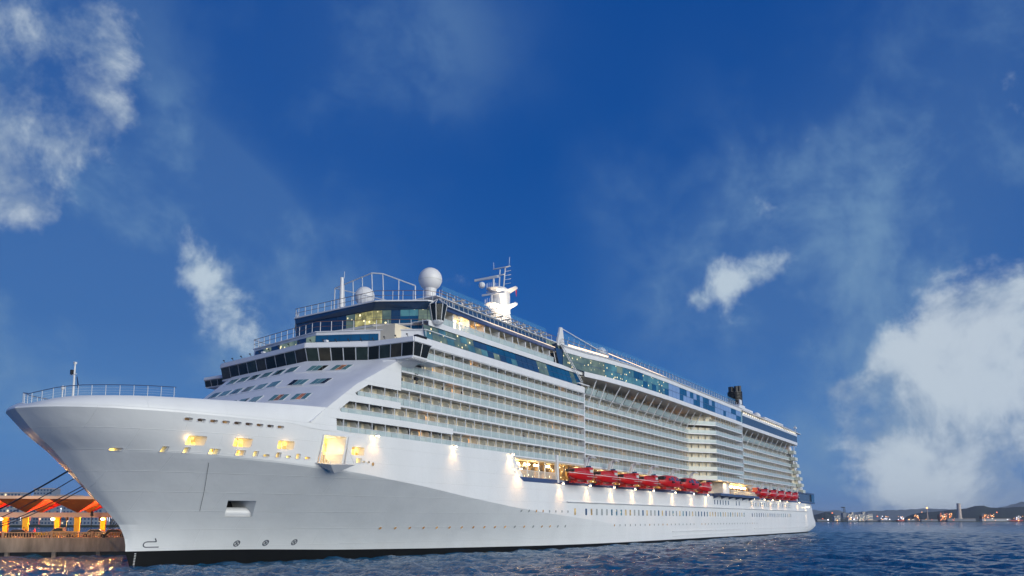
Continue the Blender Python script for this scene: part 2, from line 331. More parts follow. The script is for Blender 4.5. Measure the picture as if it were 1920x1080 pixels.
def build_hull():
    ref = list(np.concatenate([[0, .05, .15, .3, .5, .8, 1.2, 1.8, 2.6, 3.6, 4.8, 6.2, 8], np.arange(10, 60, 2.), np.arange(60, 80, 1.), np.arange(80, 150, 5.), np.arange(150, 356, 10.), [355.7]]))
    ref = [r-13.7 for r in ref]
    def stern(x, z, b):      # the counter stern: side profile closes in behind X=323
        return b
    def rowz(t, x):
        zb, zk, zt = zboot(x), itp(ZK, x), ztop(x)
        if t < 0: return -1.8
        if t <= 1: return zb+(zk-zb)*t
        return zk+(zt-zk)*(t-1)
    AFT = [(-2, 318), (0, 330), (1.6, 343), (3.0, 350), (4.2, 351.5), (7, 347), (13.4, 342), (19, 340)]
    def pts(t):
        r = []
        for x0 in ref:
            z = rowz(t, x0); f = max(0., 1-(x0+13.7)/45.)
            x = x0+(stem(z)+13.7)*f; xa = itp(AFT, z)
            if x0 > 300: x = 300+(xa-300)*(x0-300)/42.
            b = halfb(x, z, max(0., x-stem(z)))
            if x0 > 300: b *= 1-.10*((x0-300)/42.)**3
            r.append((x, b, z))
        return r
    up_t = [0, .06, .13, .2, .28, .36, .45, .54, .63, .72, .8, .88, .94, .98, 1.0, 1.03, 1.15, 1.35, 1.55, 1.75, 1.9, 1.97, 2.0]
    def solid(ts, name, m, smooth=True):
        mb = MB(); rows = [pts(t) for t in ts]; n = len(rows[0]); k = len(rows)
        V = [(x, -b, z) for r in rows for x, b, z in r]+[(x, b, z) for r in rows for x, b, z in r]
        Fc = []
        for j in range(k-1):
            for i in range(n-1):
                a, b_, c, d = j*n+i, j*n+i+1, (j+1)*n+i+1, (j+1)*n+i; Fc.append((a, b_, c, d)); o = k*n; Fc.append((o+d, o+c, o+b_, o+a))
        o = k*n
        for i in range(n-1):
            Fc.append((i, o+i, o+i+1, i+1)); e = (k-1)*n; Fc.append((e+i, e+i+1, o+e+i+1, o+e+i))
        for j in range(k-1):
            Fc.append((j*n+n-1, o+j*n+n-1, o+(j+1)*n+n-1, (j+1)*n+n-1))
        me = bpy.data.meshes.new(name); me.from_pydata(V, [], Fc); me.materials.append(m)
        import bmesh
        bm = bmesh.new(); bm.from_mesh(me); bmesh.ops.remove_doubles(bm, verts=bm.verts, dist=1e-4); bmesh.ops.recalc_face_normals(bm, faces=bm.faces); bm.to_mesh(me); bm.free()
        ob = bpy.data.objects.new(name, me); COL.objects.link(ob); ob.parent = ship
        return ob
    hull = solid(up_t, 'hull', M['hull']); boot = solid([-1, 0], 'boot_stripe', M['boot'])
    return hull, boot
hull, boot = build_hull()
# real openings, cut through the shell plate
cut = MB()
def cutbox(x0, x1, z0, z1, depth, slant=0., corner=.2, lift=1.0):
    """rounded opening pushed into the hull; slant leans its sides aft towards the top"""
    c = corner; pl = []
    for cx, cz, a0 in ((x1-c, z0+c, -90), (x1-c, z1-c, 0), (x0+c, z1-c, 90), (x0+c, z0+c, 180)):
        for a in (0, 30, 60, 90):
            t = R(a0+a); px, pz = cx+c*math.cos(t), cz+c*math.sin(t); pl.append((px+slant*(pz-z0), pz))
    ys = [-halfb(p[0], p[1]) for p in pl]; yo, yi = min(ys)-1.2, max(ys)+depth
    cut.prism([(p[0], yo, p[1]) for p in pl][::-1], (0, yi-yo, 0))
    return yi-.02, pl
rooms = []     # (name, polygon, y, material)
slots = [(-.56+1.486*i, 18.04) for i in range(9)]
for i, (x, z) in enumerate(slots):
    yi, pl = cutbox(x, x+.95, z, z+.34, .35, 0, .16); rooms.append(('mooring_slot', pl, yi, 'warmdim'))
for x, x1_, z in ((.55, 2.72, 15.2), (6.03, 8.36, 15.3), (11.85, 14.27, 15.38)):
    yi, pl = cutbox(x, x1_, z, z+1.12, 1.0, 0, .2); rooms.append(('mooring_window', pl, yi, 'warmlit'))
yi, pl = cutbox(23.9, 26.3, 15.3, 16.5, 1.0, 0, .2); rooms.append(('mooring_window', pl, yi, 'warmlit'))
smalls = [(-1.55, .66, 1), (.7, .66, 1), (3.5, 1.2, 2), (6.68, 1.2, 2), (8.9, .66, 1), (11.96, .66, 1), (14.84, .66, 1), (24.9, 1.0, 2)]
for x, w, n in smalls:
    yi, pl = cutbox(x, x+w, 14.24, 14.90, .6, 0, .08); rooms.append(('fairlead_window', pl, yi, 'warmlit'))
for x, w in ((-5.8, 1.05), (10.25, .85), (13.37, .7), (16.2, .85), (26.15, .5), (27.1, .45)):
    yi, pl = cutbox(x, x+w, 14.27, 14.58, .5, 0, .15); rooms.append(('oval_fairlead', pl, yi, 'warmlit'))
yi, pl = cutbox(18.35, 22.35, 13.85, 17.75, 2.6, .1, .12); rooms.append(('loading_door_room', pl, yi, 'warmlit'))
yi, pl = cutbox(11.1, 14.85, 6.45, 8.62, 2.2, -.5, .05); rooms.append(('anchor_pocket_back', pl, yi, 'black'))
cm = cut.mesh('cutter', None); co_ = bpy.data.objects.new('cutter', cm); COL.objects.link(co_)
import bmesh
bm = bmesh.new(); bm.from_mesh(cm); bmesh.ops.recalc_face_normals(bm, faces=bm.faces); bm.to_mesh(cm); bm.free()
md = hull.modifiers.new('cut', 'BOOLEAN'); md.operation = 'DIFFERENCE'; md.object = co_; md.solver = 'EXACT'
bpy.context.view_layer.update(); dg = bpy.context.evaluated_depsgraph_get()
newme = bpy.data.meshes.new_from_object(hull.evaluated_get(dg)); hull.modifiers.clear(); hull.data = newme; bpy.data.objects.remove(co_)
if not hull.data.materials: hull.data.materials.append(M['hull'])
for o in (hull, boot):
    o.data.polygons.foreach_set('use_smooth', [True]*len(o.data.polygons)); o.data.set_sharp_from_angle(angle=R(11))
for name, pl, y, mk in rooms:
    MB().prism([(p[0], y-.04, p[1]) for p in pl][::-1], (0, .04, 0)).build(name, M[mk], ship)
# frames round the small fairlead windows
def ring(pl, w, th, y=None, off=.02):
    mb = MB(); n = len(pl); cx = sum(p[0] for p in pl)/n; cz = sum(p[1] for p in pl)/n
    hx = max(p[0] for p in pl)-cx; hz = max(p[1] for p in pl)-cz
    o = [(cx+(p[0]-cx)*(1+w/hx), cz+(p[1]-cz)*(1+w/hz)) for p in pl]
    A = [Vector(side(p[0], p[1], off)) for p in pl]; B = [Vector(side(p[0], p[1], off)) for p in o]; C = [p+Vector((0, -th, 0)) for p in A]; D = [p+Vector((0, -th, 0)) for p in B]
    mb.add(A+B+C+D, [f for i in range(n) for f in ((2*n+i, 2*n+(i+1) % n, 3*n+(i+1) % n, 3*n+i), (n+i, 3*n+i, 3*n+(i+1) % n, n+(i+1) % n), (i, (i+1) % n, 2*n+(i+1) % n, 2*n+i))])
    return mb
for name, pl, y, mk in rooms:
    if name in ('fairlead_window', 'mooring_slot', 'oval_fairlead'): ring(pl, .07, .05).build('window_rim', M['white'], ship)
    if name == 'fairlead_window':
        xs = sorted(p[0] for p in pl); x0, x1 = xs[0], xs[-1]
        for x in ([x0+.07, x1-.07] + ([(x0+x1)/2] if x1-x0 > .8 else [])): MB().tube(side(x, 14.28, -.12), side(x, 14.86, -.12), .06).build('fairlead_roller', M['rail'], ship)
    if name == 'mooring_window':
        b = MB(); xs = sorted(p[0] for p in pl); zs = sorted(p[1] for p in pl)
        b.tube(((xs[0]+xs[-1])/2, y-.5, zs[0]), ((xs[0]+xs[-1])/2, y-.5, zs[-1]), .05); b.build('window_post', M['rail'], ship)
# anchor in its pocket, loading door with its platform
b = MB(); rows = []
for i in range(7):
    t = i/6; z = 6.4+1.25*t; rows.append([(11.12-.5*(z-6.45)+3.65*s, -halfb(11.1+3.65*s, z)+.25+1.6*t**2.2, z+.08) for s in np.linspace(0, 1, 6)])
b.grid(rows); b.build('anchor', M['white'], ship, smooth=True)
b = MB(); b.add([(17.9, -16.0, 13.9), (22.4, -16.5, 14.05), (22.3, -19.8, 13.7), (18.5, -18.7, 13.55), (20.3, -17.7, 12.45)], [(0, 1, 2, 3), (0, 3, 4), (3, 2, 4), (2, 1, 4), (1, 0, 4)]); b.build('door_platform', M['white'], ship)
for p_, q_ in (((18.7, -18.6, 13.6), (18.7, -16.8, 17.2)), ((22.2, -19.7, 13.7), (22.6, -17.3, 17.2))): MB().tube(p_, q_, .04).build('door_stay', M['rail'], ship)
for x in (18.3, 22.75): MB().tube((x, -halfb(x, 15)-.15, 13.9), (x+.35, -halfb(x, 17.6)-.15, 17.8), .13).build('door_arm', M['rail'], ship)
b = MB()
for i in range(7): b.box(18.9+.5*i, 19.15+.5*i, -14.6, -14.3, 13.9, 14.5+random.random()*2.2)
b.build('stores_crates', M['soffit'], ship)
# bulwark above the knuckle, foredeck
cols = [x-13.7 for x in (0, .15, .4, .8, 1.4, 2.2, 3.2, 4.5, 6, 8, 10, 12.5, 15, 18, 21, 24, 27, 30, 31.5, 32.7, 34.5)]
def zbul(x): return itp([(-13.7, 19.45), (-12.5, 20.1), (-11, 20.4), (-6, 20.65), (2.6, 21.0), (11, 21.4), (19, 21.6), (30, 21.6)], x)
b = MB()
def bulw(sgn):
    rows = []
    for f, g in ((-.2, 0), (0, 0), (.25, .04), (.6, .30), (.9, .72), (1, 1.0)):
        r = []
        for x in cols:
            ins = 1.15*max(0., min(1., (19-x)/9)) if x < 19 else .3*(x-19); zt = zbul(x) if x < 19 else zbul(x)
            z = 18.9+(zt-18.9)*f if f >= 0 else 18.9-.5*max(0., min(1., (x-13)/4)); bb = max(0., fB1(x)-ins*g+(.02 if x > 12 else 0)) if x > -13.6 else 0
            xx = x+ (1.2*g if x < -12.5 else 1.2*g*max(0., (-4-x)/8.5)); r.append((xx, sgn*bb, z))
        rows.append(r)
    return rows
r1 = bulw(-1); r2 = bulw(1)
b.grid(r1); b.grid(r2, flip=True)
top1 = r1[-1]; top2 = r2[-1]
inn = lambda r, s: [(p[0]+.25, p[1]-s*min(abs(p[1]), .25), p[2]-.02) for p in r]
b.grid([top1, inn(top1, -1)]); b.grid([inn(top2, 1), top2])
low = lambda r: [(p[0], p[1], 19.3) for p in r]
b.grid([inn(top1, -1), low(inn(top1, -1))]); b.grid([low(inn(top2, 1)), inn(top2, 1)])
b.build('bow_bulwark', M['hull'], ship, smooth=True)
MB().add([(x, -fB1(x)+.5 if x > -12 else 0, 19.3) for x in cols]+[(x, fB1(x)-.5 if x > -12 else 0, 19.3) for x in cols], [(i, i+1, len(cols)+i+1, len(cols)+i) for i in range(len(cols)-1)]).build('foredeck', M['soffit'], ship)
# bow rail and mast
rp = [p for p in top1 if p[0] < .6]; rp = [Vector(p) for p in rp]
line = [Vector((p[0]+.1, p[1], p[2])) for p in reversed([Vector(q) for q in top2 if q[0] < .6])]+[Vector((p[0]+.1, p[1], p[2])) for p in rp]
b = MB()
def resample(pts, d):
    out = [pts[0]]; acc = 0
    for a, c in zip(pts, pts[1:]):
        l = (c-a).length
        if l < 1e-6: continue
        t = d-acc
        while t <= l: out.append(a+(c-a)*(t/l)); t += d
        acc = (acc+l) % d if l+acc >= d else acc+l
        acc = l-(t-d)
    return out
hgt = 1.25
for p in resample(line, 1.5): b.tube(p, p+Vector((0, 0, hgt)), .035, 4)
for h in (.3, .6, .9): b.path([p+Vector((0, 0, h)) for p in line], .008, 3)
b.build('bow_rail', M['rail'], ship)
MB().path([p+Vector((0, 0, hgt)) for p in line], .05, 5).build('bow_handrail', M['navy'], ship)
b = MB(); b.tube((-7, 0, 19.3), (-7, 0, 25.3), .16, 8, .09).tube((-7, -.5, 23.9), (-7, .9, 23.9), .05).box(-7.15, -6.85, -.15, .15, 25.2, 25.45); b.build('bow_mast', M['rail'], ship)
b = MB(); b.box(-7.2, -6.9, .35, .65, 23.95, 24.5); b.build('mast_lamp', M['dark'], ship)
fl = MB(); fl.quad((-7, -.65, 23.6), (-6.9, -.95, 22.4), (-6.9, -.7, 22.1), (-7, -.5, 23.5), .03); o = fl.build('pennant', M['navy']); tag(o, 'small dark blue pennant hanging from the bow mast', 'flag')
b = MB().lathe([(.08, 0), (.08, 1.0), (.2, 1.1), (.2, 1.4), (.05, 1.5)], (-10.3, -3.6, 20.2), 8); b.build('bow_searchlight', M['rail'], ship)
# marks on the hull
def strokes(lines, w, name, m):
    b = MB()
    for (x0, z0), (x1, z1) in lines:
        d = Vector((x1-x0, z1-z0)); n = Vector((-d.y, d.x)).normalized()*w/2
        b.quad(side(x0-n.x, z0-n.y, .02), side(x1-n.x, z1-n.y, .02), side(x1+n.x, z1+n.y, .02), side(x0+n.x, z0+n.y, .02), .01)
    return b.build(name, m, ship)
for x in (14.9, 19.2, 23.7):
    z = 2.75; r = .38; c = [(x+r*1.05*math.cos(R(a)), z+r*math.sin(R(a))) for a in range(0, 361, 24)]
    l = list(zip(c, c[1:])); l += [((x-r*.7, z-r*.7), (x+r*.7, z+r*.7)), ((x-r*.7, z+r*.7), (x+r*.7, z-r*.7))]
    strokes(l, .12, 'thruster_mark', M['mark'])
arc = [(3.3+.35*math.cos(R(a)), 2.85+.35*math.sin(R(a))) for a in range(90, 271, 30)]
strokes([((4.1, 3.65), (4.35, 3.2)), ((3.3, 3.2), (4.35, 3.2))]+list(zip(arc, arc[1:]))+[((3.3, 2.5), (4.8, 2.5))], .12, 'bulb_mark', M['mark'])
for i in range(9): MB().quad(side(2.15, .05+.2*i, .02), side(2.35, .05+.2*i, .02), side(2.35, .13+.2*i, .02), side(2.15, .13+.2*i, .02), .01).build('draught_mark', M['rail'], ship)
MB().path([Vector(side(4.3, 13.2, .05)), Vector(side(6.2, 9.8, .06)), Vector(side(7.4, 7.2, .08))], .02, 4).build('hanging_line', M['dark'], ship)
# portholes and hull windows
prim = MB(); n_ = 10
def disc(r, th): return MB().add([(r*math.cos(2*math.pi*i/n_), 0, r*1.15*math.sin(2*math.pi*i/n_)) for i in range(n_)]+[(r*math.cos(2*math.pi*i/n_), -th, r*1.15*math.sin(2*math.pi*i/n_)) for i in range(n_)],
                                [tuple(range(n_, 2*n_))]+[(i, n_+i, n_+(i+1) % n_, (i+1) % n_) for i in range(n_)])
ph_lit = disc(.24, .03).mesh('porthole', lit_interior('porthole_lit', (.5, .22, .03), (.95, .55, .15), .6, 1.5)); ph_dark = disc(.24, .03).mesh('porthole', M['door']); ph_rim = disc(.31, .02).mesh('porthole_rim', M['white'])
def porthole(x, z, lit):
    p = side(x, z, .0); q = Vector(side(x, z+.3))-Vector(side(x, z-.3)); tilt = math.atan2(-q.y, q.z); q2 = Vector(side(x+.4, z))-Vector(side(x-.4, z)); yaw = math.atan2(q2.y, q2.x)
    o = link('porthole', ph_lit if lit else ph_dark, ship, (p[0], p[1]-.03, p[2]), (tilt, 0, yaw)); r = link('porthole_rim', ph_rim, o)
for i in range(18): porthole(37.5+3.02*i, 4.72, i < 11 or random.random() < .4)
for i in range(8): porthole(70.1+2.65*i, 7.75, i in (2, 3))
for i in range(40): porthole(112+3.1*i+(4 if i > 18 else 0), 4.75, random.random() < .15)
porthole(28.2, 14.2, True); 
def winmesh(w, h, m): 
    c = .12; pl = []
    for cx, cz, a0 in ((w/2-c, -h/2+c, -90), (w/2-c, h/2-c, 0), (-w/2+c, h/2-c, 90), (-w/2+c, -h/2+c, 180)):
        for a in (0, 45, 90): t = R(a0+a); pl.append((cx+c*math.cos(t), -.04, cz+c*math.sin(t)))
    return MB().prism(pl[::-1], (0, .04, 0)).mesh('hull_window', m)
wfr = winmesh(1.02, 1.62, M['white']); wm = [winmesh(.8, 1.4, m) for m in (M['door'], M['navyglass'], M['blueglass'], lit_interior('cabin_lit', (.45, .3, .1), (.95, .7, .3), .7, 1.), M['tealglass'])]
def hullwin(x, z, k=None):
    k = random.choice((0, 0, 1, 1, 2, 4, 0, 3)) if k is None else k
    o = link('hull_window', wm[k], ship, (x, -18.4-.025, z)); link('window_rim', wfr, o, (0, .025, 0))
hullwin(91.9, 7.75, 3)
for i in range(47):
    x = 97.2+2.68*i
    if x < 221: hullwin(x, 7.75, random.choice((0, 4, 0, 3)) if x > 180 else None)
for i in range(20): hullwin(231+3.15*i, 7.75)
for x in [188+2.9*i for i in range(6)]+[211.5, 215]: hullwin(x, 11.55, random.choice((1, 1, 2)))
for i in range(20): hullwin(230+3.15*i, 11.55)
# rubbing strakes and ledge
b = MB(); b.box(88, 326, -18.86, -18.40, 9.74, 9.86); b.build('hull_ledge', M['white'], ship)
for x0, x1 in ((150, 186), (188, 217), (233, 325)): 
    b = MB().box(x0, x1, -18.62, -18.40, 2.75, 3.0).box(x0, x1, -18.60, -18.40, 1.55, 1.7); b.build('rubbing_strake', M['white'], ship)

# ---- side shell forward, with the balcony openings of the three lowest rows
SH_TOP = [(19, 21.6), (24.2, 25.6), (28.5, 28.0), (34, 31.1)]
def shtop(x): return itp(SH_TOP, x) if x < 34 else 31.1
def rnd(x, x0, r, lo, hi):
    """lower and upper edge of an opening whose front corners are rounded"""
    d = x-x0
    if d <= 0: m_ = (lo+hi)/2; return m_, m_
    if d < r: k = r-math.sqrt(max(0, r*r-(r-d)**2)); return lo+k, hi-k
    return lo, hi
def op1(x): return rnd(x, 19.0, .55, 18.47, 20.27)
def op2(x):
    if x <= 21.2: return 22, 22
    lo, hi = 21.25, 22.97; t = (x-21.2)/1.9; hi2 = min(hi, lo+.35+t*1.45); 
    k = max(0, .35-(x-21.2)); return lo+k, max(lo+k, hi2)
def op3(x):
    if x <= 24.0: return 24.4, 24.4
    lo, hi = 24.0, 25.85; t = (x-24.0)/2.8; k = max(0, .35-(x-24.0)); return lo+k, max(lo+k, min(hi, lo+.3+t*1.65))
xs = sorted(set([round(v, 3) for v in list(np.arange(19, 34, .5))+list(np.arange(19, 20, .08))+list(np.arange(21.2, 23.6, .12))+list(np.arange(24, 27.2, .15))+[33.6]]))
shell = MB()
def band(fl, fh, X, th=.28):
    for a, c in zip(X, X[1:]):
        lo0, hi0, lo1, hi1 = fl(a), fh(a), fl(c), fh(c)
        if hi0-lo0 < 1e-4 and hi1-lo1 < 1e-4: continue
        y0, y1 = -fB1(a), -fB1(c)
        shell.add([(a, y0, lo0), (c, y1, lo1), (c, y1, hi1), (a, y0, hi0), (a, y0+th, lo0), (c, y1+th, lo1), (c, y1+th, hi1), (a, y0+th, hi0)], [(0, 1, 2, 3), (7, 6, 5, 4), (0, 4, 5, 1), (3, 2, 6, 7)])
X33 = [x for x in xs if x <= 33.61]
band(lambda x: 18.44, lambda x: min(op1(x)[0], shtop(x)), X33)
band(lambda x: op1(x)[1], lambda x: min(op2(x)[0], shtop(x)), X33+[36, 40, 44, 47.4])
band(lambda x: op2(x)[1], lambda x: min(op3(x)[0], shtop(x)), X33)
band(lambda x: op3(x)[1], lambda x: shtop(x), X33)
shell.box(33.58, 33.62, -18.38, -18.1, 25.85, 31.1); shell.box(47.38, 47.42, -18.4, -18.1, 20.27, 21.2)
shell.build('side_shell', M['hull'], ship, smooth=True)
# raked front wall, faceted in plan and rounded into the side
def frontX(z): return 27.5-1.25*(30.87-z)
def shX(z): return float(np.interp(z, [t[1] for t in SH_TOP], [t[0] for t in SH_TOP]))
def front_plan(z):
    """plan of the front wall at height z, from starboard round to port"""
    c = frontX(z); d = shX(z)-c; bs = fB1(shX(z))
    return [(c+9, 18.35), (c+5, 18.3), (c+3.4, 17.8), (c+2.9, 15), (c, -3.9), (c+.69*d, -12.8), (c+.80*d, -15.6), (c+.91*d, -bs+.55), (c+d, -bs)]
def frontpt(z, y):
    pl = front_plan(z)[::-1]; return (float(np.interp(y, [p[1] for p in pl], [p[0] for p in pl])), y, z)
b = MB(); rows = []
for z in np.linspace(19.3, 31.0, 14):
    zz = max(z, 21.6); c = frontX(z)-frontX(zz)
    rows.append([(x+c, y, z) for x, y in front_plan(zz)])
b.grid(rows); b.build('front_wall', M['white'], ship, smooth=True)
# starboard side, plain above the hull
b = MB(); b.box(34, 304, 18.1, 18.35, 13.4, 33.9); b.prism([(19.5, 17.4, 18.9), (34, 18.3, 18.9), (34, 18.3, 31), (28.5, 18.2, 28)], (0, -.25, 0)); b.build('starboard_wall', M['white'], ship)
# triple windows on the front
pane_m = [M['tealpane'], M['bridgeglass'], lit_interior('front_lit', (.16, .07, .04), (.75, .26, .10), .5, 1.2)]
def front_window(yc, z0, lit=0, w=2.5):
    fr = None; ps = []
    for k in range(3):
        y0 = yc+w/2-k*w/3-.05; y1 = yc+w/2-(k+1)*w/3+.05
        p = [frontpt(z0, y0), frontpt(z0, y1), frontpt(z0+1.0, y1), frontpt(z0+1.0, y0)]
        ps.append((p, k))
    f = MB(); q = [frontpt(z0-.07, yc+w/2+.04), frontpt(z0-.07, yc-w/2-.04), frontpt(z0+1.07, yc-w/2-.04), frontpt(z0+1.07, yc+w/2+.04)]
    f.quad(*q, .03, .01); fo = f.build('front_window', M['white'], ship)
    for p, k in ps: MB().quad(*p, .03, .045).build('pane', pane_m[(2 if lit and k == 1 else (1 if lit == 0 and random.random() < .25 else 0))], fo)
for z0 in (28.95, 26.15, 23.35):
    for yc in (-7.0, -10.6): front_window(yc, z0, 1 if (z0 > 28 and yc < -8) or z0 < 24 else 0)
    for yc in (-2.6, .9, 4.4, 7.9, 11.2, 14.5): front_window(yc, z0, 0)
    b = MB()
    for y0, y1 in ((-13, -4.5), (-4.4, 16)):
        p, q = frontpt(z0-.35, y1), frontpt(z0-.35, y0)
        b.path([Vector(frontpt(z0-.32, y)) for y in np.linspace(y1, y0, 8)], .05, 4)
    b.build('front_ledge', M['rail'], ship)

# ---- balcony rows
DK = [18.05, 20.75, 23.5, 26.25, 29.0, 31.8]
PW = 2.74
part_mesh = MB().prism([(0, 0, .12), (0, -1.15, .12), (0, -1.15, 1.75), (0, -.85, 2.15), (0, 0, 2.15)], (.06, 0, 0)).mesh('balcony_partition', M['partition'])
post_mesh = MB().box(-.03, .07, -1.62, -1.5, .1, 2.5).mesh('balcony_post', M['white'])
panel_mesh = MB().box(.02, PW/2-.02, -.03, 0, .12, 1.13).mesh('balcony_glass_panel', M['balus'])
door_mesh = MB().box(.35, 2.1, -.05, 0, .12, 2.12).mesh('balcony_door', M['door']); curt_mesh = MB().box(.35, 2.1, -.05, 0, .12, 2.12).mesh('balcony_door', mat('curtain_cream', (.62, .56, .44), .7)); opn_mesh = MB().box(.35, 2.1, -.05, 0, .12, 2.12).mesh('balcony_door', M['bridgeglass']); doorlit_mesh = MB().box(.35, 2.1, -.05, 0, .12, 2.12).mesh('balcony_door', M['doorlit'])
jamb_mesh = MB().box(1.18, 1.26, -.08, -.05, .12, 2.12).mesh('door_jamb', M['white'])
chair_mb = MB().box(0, .55, -.35, .25, .38, .46).box(0, .55, .2, .28, .46, 1.0).box(.02, .08, -.3, -.24, 0, .38).box(.47, .53, -.3, -.24, 0, .38).box(.02, .08, .2, .26, 0, .38).box(.47, .53, .2, .26, 0, .38).box(0, .07, -.3, .2, .6, .66).box(.48, .55, -.3, .2, .6, .66)
chair_mesh = chair_mb.mesh('balcony_chair', M['chair'])
table_mesh = MB().lathe([(.3, .5), (.32, .52), (.32, .55), (.3, .56)], n=10).tube((0, 0, 0), (0, 0, .5), .04).mesh('balcony_table', M['chair'])
stuff = {k: MB() for k in ('part', 'post', 'panel', 'door')}
count = {'part': 0, 'panel': 0, 'door': 0}
def row(x0, x1, z, face, ztop_, detail, depth=1.62, pale=False, name='balcony_deck'):
    """one storey of balconies along the side; forward it follows the curve of the hull"""
    n = int(round((x1-x0)/PW)); pw = (x1-x0)/n
    dy = (lambda x: max(0., 18.4-fB1(x))) if x0 < 34 else (lambda x: 0.)
    X = [x0+i*pw for i in range(n+1)]; X = [x for x in X if x < 36]+[x1] if x0 < 34 else [x0, x1]
    b = MB(); c = MB()
    for xa, xb in zip(X, X[1:]):
        fa, fb = face+dy(xa), face+dy(xb)
        for f0, f1, z0, z1 in ((-.04, depth, z-.16, z+.12), (-.06, .04, z+1.13, z+1.19)):
            b.prism([(xa, fa+f0, z0), (xb, fb+f0, z0), (xb, fb+f1, z0), (xa, fa+f1, z0)], (0, 0, z1-z0))
        c.prism([(xa, fa+depth, z+.1), (xb, fb+depth, z+.1), (xb, fb+depth+.15, z+.1), (xa, fa+depth+.15, z+.1)], (0, 0, ztop_-.22-z))
    b.build(name, M['white'], ship); c.build('cabin_wall', M['cabin'], ship)
    for i in range(n+1):
        x = x0+i*pw; back = face+depth+dy(x)
        if detail and count['part'] < 300:
            if i > 0: link('balcony_partition', part_mesh, ship, (x, back, z)); count['part'] += 1
            if i > 0: link('balcony_post', post_mesh, ship, (x, back, z))
        else:
            stuff['part'].prism([(x, back, z+.12), (x, back-1.15, z+.12), (x, back-1.15, z+1.8), (x, back-.85, z+2.2), (x, back, z+2.2)], (.06, 0, 0)); stuff['post'].box(x-.03, x+.07, back-depth, back-depth+.12, z+.1, ztop_-.15)
        if i == n: break
        lit = random.random() < .055; rv = random.random()
        if detail:
            yb = max(back, face+depth+dy(x+pw)); th = math.atan2(dy(x+pw)-dy(x), pw)
            o = link('balcony_door', doorlit_mesh if lit else curt_mesh if rv < .4 else opn_mesh if rv > .93 else door_mesh, ship, (x+.1, back+.0, z), (0, 0, th)); link('door_jamb', jamb_mesh, o)
            for k in (0, 1):
                xx = x+k*pw/2; yy = face+dy(xx)+.03
                if count['panel'] < 300: link('balcony_glass_panel', panel_mesh, ship, (xx, yy, z), (0, 0, th)); count['panel'] += 1
                else: stuff['panel'].box(xx+.03, xx+pw/2-.03, yy-.03, yy, z+.12, z+1.13)
        else:
            if not pale: stuff['panel'].box(x+.03, x+pw-.03, face, face+.03, z+.12, z+1.13)
            if lit: link('balcony_door', doorlit_mesh, ship, (x+.1, back, z))
            else: stuff['door'].box(x+.45, x+2.2, back-.05, back, z+.12, z+2.12)
    if pale: MB().box(x0, x1, face-.02, face+.05, z+.12, z+1.15).build('balcony_parapet', M['balus_pale'], ship)
tops = DK[1:]+[34.0]
starts = [19.35, 21.6, 24.6, 33.7, 33.7, 36.5]
for r in range(6): row(starts[r], 97.0, DK[r], -18.36 if r > 2 else -18.30, tops[r], True)
for r in range(3):   # rows 1-3 aft of the shell sit flush
    pass
for r in range(6): row(97.3, 170, DK[r], -16.6, tops[r]-.0, False)
row(97.3, 170, 34.55, -16.6, 37.6, False)
for r in range(7): row(207.3, 304, (DK+[34.55])[r], -16.8, (tops+[37.6])[r], False)
for r in range(0, 7): row(178.2, 207, (DK+[34.55])[r], -22.6, (tops+[37.6])[r], False, depth=2.5)
def oblique(xa, ya, xb, yb, z, zt, mk, th=.3):
    b = MB(); d = Vector((xb-xa, yb-ya, 0)).normalized(); n = Vector((d.y, -d.x, 0))
    b.prism([(xa, ya, z-.16), (xb, yb, z-.16), (xb, yb+2, z-.16), (xa, ya+2, z-.16)][::-1], (0, 0, .28)); b.build('balcony_deck', M['white'], ship)
    MB().quad((xa, ya, z+.12), (xb, yb, z+.12), (xb, yb, z+1.15), (xa, ya, z+1.15), .05).build('balcony_parapet', M[mk], ship)
    MB().quad((xa+.6, ya+1.6, z+.12), (xb+.6, yb+1.6, z+.12), (xb+.6, yb+1.6, zt), (xa+.6, ya+1.6, zt), .05).build('cabin_wall', M['cabin'], ship)
    for i in range(1, 4):
        t = i/4; x, y = xa+(xb-xa)*t, ya+(yb-ya)*t; stuff['post'].box(x, x+.1, y+.1, y+.2, z+.1, zt-.1); stuff['door'].box(x+.5, x+1.6, y+1.3, y+1.4, z+.12, z+2.2)
for r in range(0, 7): oblique(170, -16.6, 178.2, -22.6, (DK+[34.55])[r], (tops+[37.6])[r]-.1, 'balus_pale' if r < 4 else 'balus')
MB().box(206.9, 207.3, -22.6, -15, 20.6, 37.5).build('step_wall', M['white'], ship); MB().box(96.9, 97.3, -18.4, -14.9, 17.9, 35.3).build('step_wall', M['white'], ship)
stuff['part'].build('balcony_partitions_aft', M['partition'], ship, kind='stuff'); stuff['post'].build('balcony_posts_aft', M['white'], ship, kind='stuff')
stuff['panel'].build('balcony_glass_aft', M['balus'], ship, kind='stuff'); stuff['door'].build('balcony_doors_aft', M['door'], ship, kind='stuff')
